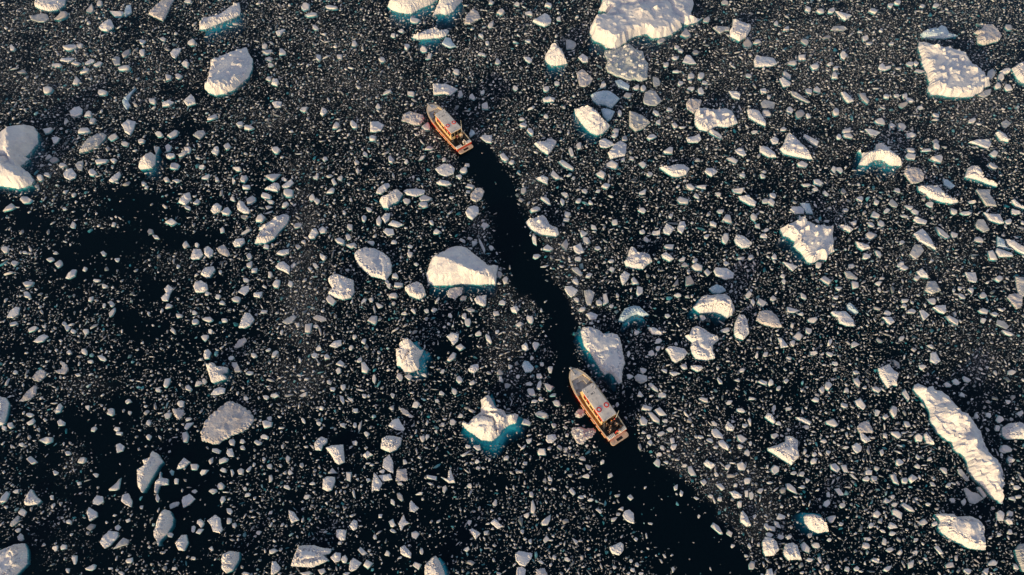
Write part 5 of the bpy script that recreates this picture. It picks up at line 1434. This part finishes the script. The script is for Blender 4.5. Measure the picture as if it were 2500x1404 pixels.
FINE = [  # x, y, rx, ry, weight of the finest slush
    (740, 480, 40, 120, 1.0), (735, 750, 45, 160, 1.2), (730, 920, 60, 60, .8), (1235, 830, 45, 90, 1.0), (1240, 730, 40, 40, .9), (1375, 640, 40, 70, 1.5), (1300, 470, 25, 60, 1.2), (1345, 570, 40, 30, .9),
    (1175, 560, 25, 50, 1.3), (1410, 740, 40, 40, 1.0), (1690, 1110, 90, 60, .9), (1780, 1190, 90, 70, 1.2), (1850, 1270, 60, 60, .8), (1240, 365, 40, 30, 1.3), (390, 640, 45, 25, 1.2), (220, 545, 60, 12, 1.0),
    (160, 1140, 30, 40, 1.0), (230, 950, 50, 30, .8), (1700, 60, 300, 90, .35), (2100, 120, 300, 140, .35), (2050, 320, 300, 120, .35), (1700, 200, 200, 80, .35), (840, 190, 150, 90, .35), (160, 40, 200, 50, .35),
    (60, 180, 120, 60, .6), (330, 200, 200, 90, .3), (120, 430, 50, 40, 1.0), (660, 300, 60, 30, .8), (2300, 640, 200, 80, .5), (2400, 300, 120, 80, .6), (2420, 860, 90, 80, .6), (160, 1350, 60, 40, .9), (1110, 330, 60, 60, .8), (950, 250, 120, 70, .6)]

def cover(u, v):
    """How thickly chips lie over the water, by the place in the pack: left side thin, right side thick, a swept channel behind each boat."""
    n1 = fbm(u / 170.0, v / 130.0, 41, 4); n2 = fbm(u / 60.0 + 9, v / 45.0, 77, 3)
    D = 0.86 + 0.20 * np.clip((u - 600) / 1500, -.6, 1) + 1.3 * (n1 - 0.5) + 1.7 * (n2 - 0.5)
    D = np.where((u < 620) & (v > 430), D - 0.12, D)
    D = D - 0.22 * np.clip((v - 950) / 250, 0, 1) * np.clip((1500 - u) / 300, 0, 1)
    for x, y, rx, ry, a in BLOBS:
        D = D + .64 * a * np.exp(-(((u - x) / rx) ** 2 + ((v - y) / ry) ** 2) * 0.9)
    Fn = np.zeros_like(u)
    for x, y, rx, ry, a in FINE:
        Fn = Fn + a * np.exp(-(((u - x) / rx) ** 2 + ((v - y) / ry) ** 2))
    Fn *= np.clip(0.3 + 2.6 * (fbm(u / 38.0, v / 34.0, 5, 3) - 0.32), 0, 1.4)
    ys = np.array([c[0] for c in CHANNEL]); xl = np.array([c[1] for c in CHANNEL]); xr = np.array([c[2] for c in CHANNEL])
    wob = 60 * (fbm(u / 34.0, v / 34.0, 91, 4) - .5)
    L = np.interp(v, ys, xl) + wob; R = np.interp(v, ys, xr) + wob * 0.8
    ins = np.clip(np.minimum(u - L + 10, R + 10 - u) / 17.0, -1, 1)
    ins = np.where(v < 345, -1, ins)
    ch = np.clip(0.5 - 0.62 * ins, 0, 1)
    soft = np.where(v > 1120, np.clip((u - L + 150) / 150, 0, 1), 0)          # drifted chips on one side of the newest track
    ch = np.where((v > 1120) & (u < L), np.clip(1 - .55 * soft, .3, 1) * ch, ch)
    ch = np.where(ch < 0.03, np.where(v > 1120, 0.035, 0.012), ch)
    return np.clip(D, 0.04, 1.6) * ch, Fn * ch

CELL = 0.11
X0, X1, Y0, Y1 = -150.0, 150.0, -8.0, 160.0
GW, GH = int((X1 - X0) / CELL), int((Y1 - Y0) / CELL)
occ = np.zeros((GH, GW), bool)
def stamp(poly):
    lo = poly.min(0); hi = poly.max(0)
    i0 = max(0, int((lo[0] - X0) / CELL)); i1 = min(GW, int((hi[0] - X0) / CELL) + 2)
    j0 = max(0, int((lo[1] - Y0) / CELL)); j1 = min(GH, int((hi[1] - Y0) / CELL) + 2)
    if i1 <= i0 or j1 <= j0: return
    xx, yy = np.meshgrid(X0 + (np.arange(i0, i1) + .5) * CELL, Y0 + (np.arange(j0, j1) + .5) * CELL)
    m = inside(np.stack([xx.ravel(), yy.ravel()], 1), poly).reshape(xx.shape)
    occ[j0:j1, i0:i1] |= m
for g in masks: stamp(g)
for g in BOAT_PRINTS: stamp(g)

VV, FF, TT = [], [], []
vcount = 0
rs = np.random.RandomState(11)
# 1. the traced smaller pieces, where they lie
small = PIECES[N_FLOES:]
for o in small:
    g = np.array([ground(x, y) for x, y in o['pts']])
    if signed_area(g) < 0: g = g[::-1]
    stamp(g)
    c = g.mean(0); n = len(g); size = math.sqrt(abs(signed_area(g)))
    h = size * rs.uniform(.06, .22) * (.5 if o['tone'] in 'gp' else 1)
    t = {'w': .83, 'g': .48, 'p': .56, 'b': .58}.get(o['tone'], .6) + rs.uniform(-.2, .09)
    tilt = rs.normal(0, .13, 2)
    lift = rs.uniform(-.1, .12) * size
    pk = c + rs.uniform(-.18, .18, 2) * size
    rings = [(1.12, -.25 * size), (1.0, 0.02), (rs.uniform(.9, .97), .85 * h), (rs.uniform(.5, .75), h)]
    for k, (sc, z) in enumerate(rings):
        for p in g:
            q = (c if k < 3 else pk * .6 + c * .4) + (p - c) * sc * (1 + rs.uniform(-.07, .07))
            zz = z + (rs.uniform(-.22, .22) * h + (q - c) @ tilt if k > 1 else 0)
            VV.append((q[0], q[1], max(zz, .03) if k > 1 else zz))
    VV.append((pk[0], pk[1], h * rs.uniform(.85, 1.2)))
    for k in range(3):
        for i in range(n):
            j = (i + 1) % n
            a, b, d, e = (vcount + k * n + i, vcount + k * n + j, vcount + (k + 1) * n + j, vcount + (k + 1) * n + i)
            FF.append((a, b, d)); FF.append((a, d, e))
    for i in range(n): FF.append((vcount + 3 * n + i, vcount + 3 * n + (i + 1) % n, vcount + 4 * n))
    TT += [t] * (4 * n + 1)
    vcount += 4 * n + 1
VV = np.array(VV); FF = np.array(FF); TT = np.array(TT)

# 2. the chips between them, big ones first so that the small fill the gaps
def scatter(N, rmin, rmax, power, which, gain):
    x = rs.uniform(X0, X1, N); y = rs.uniform(Y0, Y1, N)
    u, v = to_view(x, y)
    D, Fn = cover(u, v)
    p = (D if which == 'D' else Fn) * gain
    far = np.clip((np.maximum(np.abs(u - 1250) - 1250, np.maximum(-v, v - 1404)) - 60) / 500, 0, 1)
    k = rs.uniform(0, 1, N) < p * (1 - far)
    x, y = x[k], y[k]
    q = rs.uniform(0, 1, len(x))
    a = 1 - power
    r = (rmin ** a + q * (rmax ** a - rmin ** a)) ** (1 / a)
    o = np.argsort(-r)
    return x[o], y[o], r[o]
def settle(x, y, r, pad=1.0):
    keep = []
    for n in range(len(x)):
        i = int((x[n] - X0) / CELL); j = int((y[n] - Y0) / CELL)
        k = max(0, int(r[n] * .5 * pad / CELL))
        if occ[max(0, j - k):j + k + 1, max(0, i - k):i + k + 1].any(): continue
        k2 = max(0, int(r[n] * .42 / CELL))
        occ[max(0, j - k2):j + k2 + 1, max(0, i - k2):i + k2 + 1] = True
        keep.append(n)
    return np.array(keep, int)
X, Y, R = [], [], []
for N, a, b, pw, which, gain in [(30000, .48, 1.15, 3.0, 'D', .27), (60000, .25, .8, 2.0, 'F', .8), (230000, .2, .62, 2.0, 'D', .6), (520000, .10, .27, 1.9, 'D', .6), (600000, .08, .18, 2.0, 'F', 1.2)]:
    x, y, r = scatter(N, a, b, pw, which, gain)
    k = settle(x, y, r, 1.0 if which == 'D' else .85)
    X.append(x[k]); Y.append(y[k]); R.append(r[k])
X = np.concatenate(X); Y = np.concatenate(Y); R = np.concatenate(R)
M = len(X); K = 5
ang = (np.arange(K)[None, :] + rs.uniform(-.3, .3, (M, K))) / K * 2 * np.pi
rad = rs.uniform(.5, 1.2, (M, K)) * (R * .5)[:, None]
asp = np.clip(rs.beta(3, 2, M), .22, 1)[:, None]; th = rs.normal(.5, 1.0, M)[:, None]
ex, ey = rad * np.cos(ang) / np.sqrt(asp), rad * np.sin(ang) * np.sqrt(asp)
px, py = ex * np.cos(th) - ey * np.sin(th), ex * np.sin(th) + ey * np.cos(th)
H = R * rs.uniform(.05, .2, M)
sunk = rs.uniform(0, 1, M) < .13
base = np.where(sunk, -H * 1.0 - rs.uniform(.05, .5, M), -0.12 * R)
tl = rs.normal(0, .15, (M, 2))
def ring(sc, z, tilted):
    xx = px * sc; yy = py * sc
    zz = z[:, None] + (tl[:, :1] * xx + tl[:, 1:] * yy) * tilted + np.zeros_like(xx)
    return np.stack([xx + X[:, None], yy + Y[:, None], zz], 2)
jit = rs.uniform(.72, .97, (M, 1))
low = ring(1.0, base, 0.0)
top = ring(jit, base + .12 * R + H * .8, 1.0) + np.stack([np.zeros((M, K)), np.zeros((M, K)), rs.uniform(-.25, .25, (M, K)) * H[:, None]], 2)
mid = np.stack([X + rs.uniform(-.2, .2, M) * R * .5, Y + rs.uniform(-.2, .2, M) * R * .5, base + .12 * R + H * rs.uniform(.8, 1.25, M)], 1)[:, None, :]
vv = np.concatenate([low, top, mid], 1).reshape(-1, 3)
tri = []
for i in range(K):
    j = (i + 1) % K
    tri += [(i, j, K + j), (i, K + j, K + i), (K + i, K + j, 2 * K)]
tri = np.array(tri)
ff = (tri[None, :, :] + (np.arange(M) * (2 * K + 1))[:, None, None]).reshape(-1, 3) + vcount
tone = np.clip(rs.beta(1.9, 1.6, M) * (.29 + .57 * np.clip((R - .12) / .4, 0, 1)), 0.05, 1)
tt = np.repeat(tone, 2 * K + 1)
V_all = np.concatenate([VV, vv]).astype(np.float32); F_all = np.concatenate([FF, ff]).astype(np.int32); T_all = np.concatenate([TT, tt]).astype(np.float32)
me = bpy.data.meshes.new('brash_ice')
me.vertices.add(len(V_all)); me.vertices.foreach_set('co', V_all.ravel())
me.loops.add(F_all.size); me.loops.foreach_set('vertex_index', F_all.ravel())
me.polygons.add(len(F_all)); me.polygons.foreach_set('loop_start', np.arange(0, F_all.size, 3, dtype=np.int32))
me.update(calc_edges=True)
me.attributes.new('tone', 'FLOAT', 'POINT').data.foreach_set('value', T_all)
me.materials.append(brash_mat())
br = bpy.data.objects.new('brash_ice', me)
C.objects.link(br)
tag(br, 'countless small chips of brash ice strewn over the dark water', 'brash ice', None, 'stuff')
print('brash', M, 'verts', len(V_all))

# 3. grease ice: the thin grey film of slush between the chips
nx, ny = 300, 180
gx = np.linspace(-140, 140, nx); gy = np.linspace(-6, 155, ny)
xx, yy = np.meshgrid(gx, gy)
u, v = to_view(xx.ravel(), yy.ravel())
D, Fn = cover(u, v)
film = np.clip(.10 * np.clip(Fn, 0, 1.2) * np.clip(D * 2 - .6, 0, 1), 0, .6)
vv = np.stack([xx.ravel(), yy.ravel(), np.full(xx.size, .012)], 1)
ii = (np.arange(ny - 1)[:, None] * nx + np.arange(nx - 1)[None, :]).ravel()
sl = link_mesh('grease_ice', vv, np.stack([ii, ii + 1, ii + nx + 1, ii + nx], 1).tolist(), None or brash_mat())
sl.data.attributes.new('film', 'FLOAT', 'POINT').data.foreach_set('value', film.astype(np.float32))
m, n, l, p = new_mat('grease_ice')
p.inputs['Base Color'].default_value = (0.33, 0.32, 0.33, 1); p.inputs['Roughness'].default_value = 0.8
at = n.new('ShaderNodeAttribute'); at.attribute_name = 'film'
geo = n.new('ShaderNodeNewGeometry')
nz = n.new('ShaderNodeTexNoise'); nz.inputs['Scale'].default_value = 2.6; nz.inputs['Detail'].default_value = 8; nz.inputs['Roughness'].default_value = .8
l.new(geo.outputs['Position'], nz.inputs['Vector'])
mr = n.new('ShaderNodeMapRange'); mr.inputs['From Min'].default_value = .40; mr.inputs['From Max'].default_value = .68
mr.inputs['To Min'].default_value = .1; mr.inputs['To Max'].default_value = 1.7
l.new(nz.outputs['Fac'], mr.inputs['Value'])
mu = n.new('ShaderNodeMath'); mu.operation = 'MULTIPLY'; mu.use_clamp = True
l.new(at.outputs['Fac'], mu.inputs[0]); l.new(mr.outputs['Result'], mu.inputs[1])
l.new(mu.outputs['Value'], p.inputs['Alpha'])
sl.data.materials.clear(); sl.data.materials.append(m)
tag(sl, 'thin grey film of slush frozen between the chips of brash ice', 'slush', None, 'stuff')
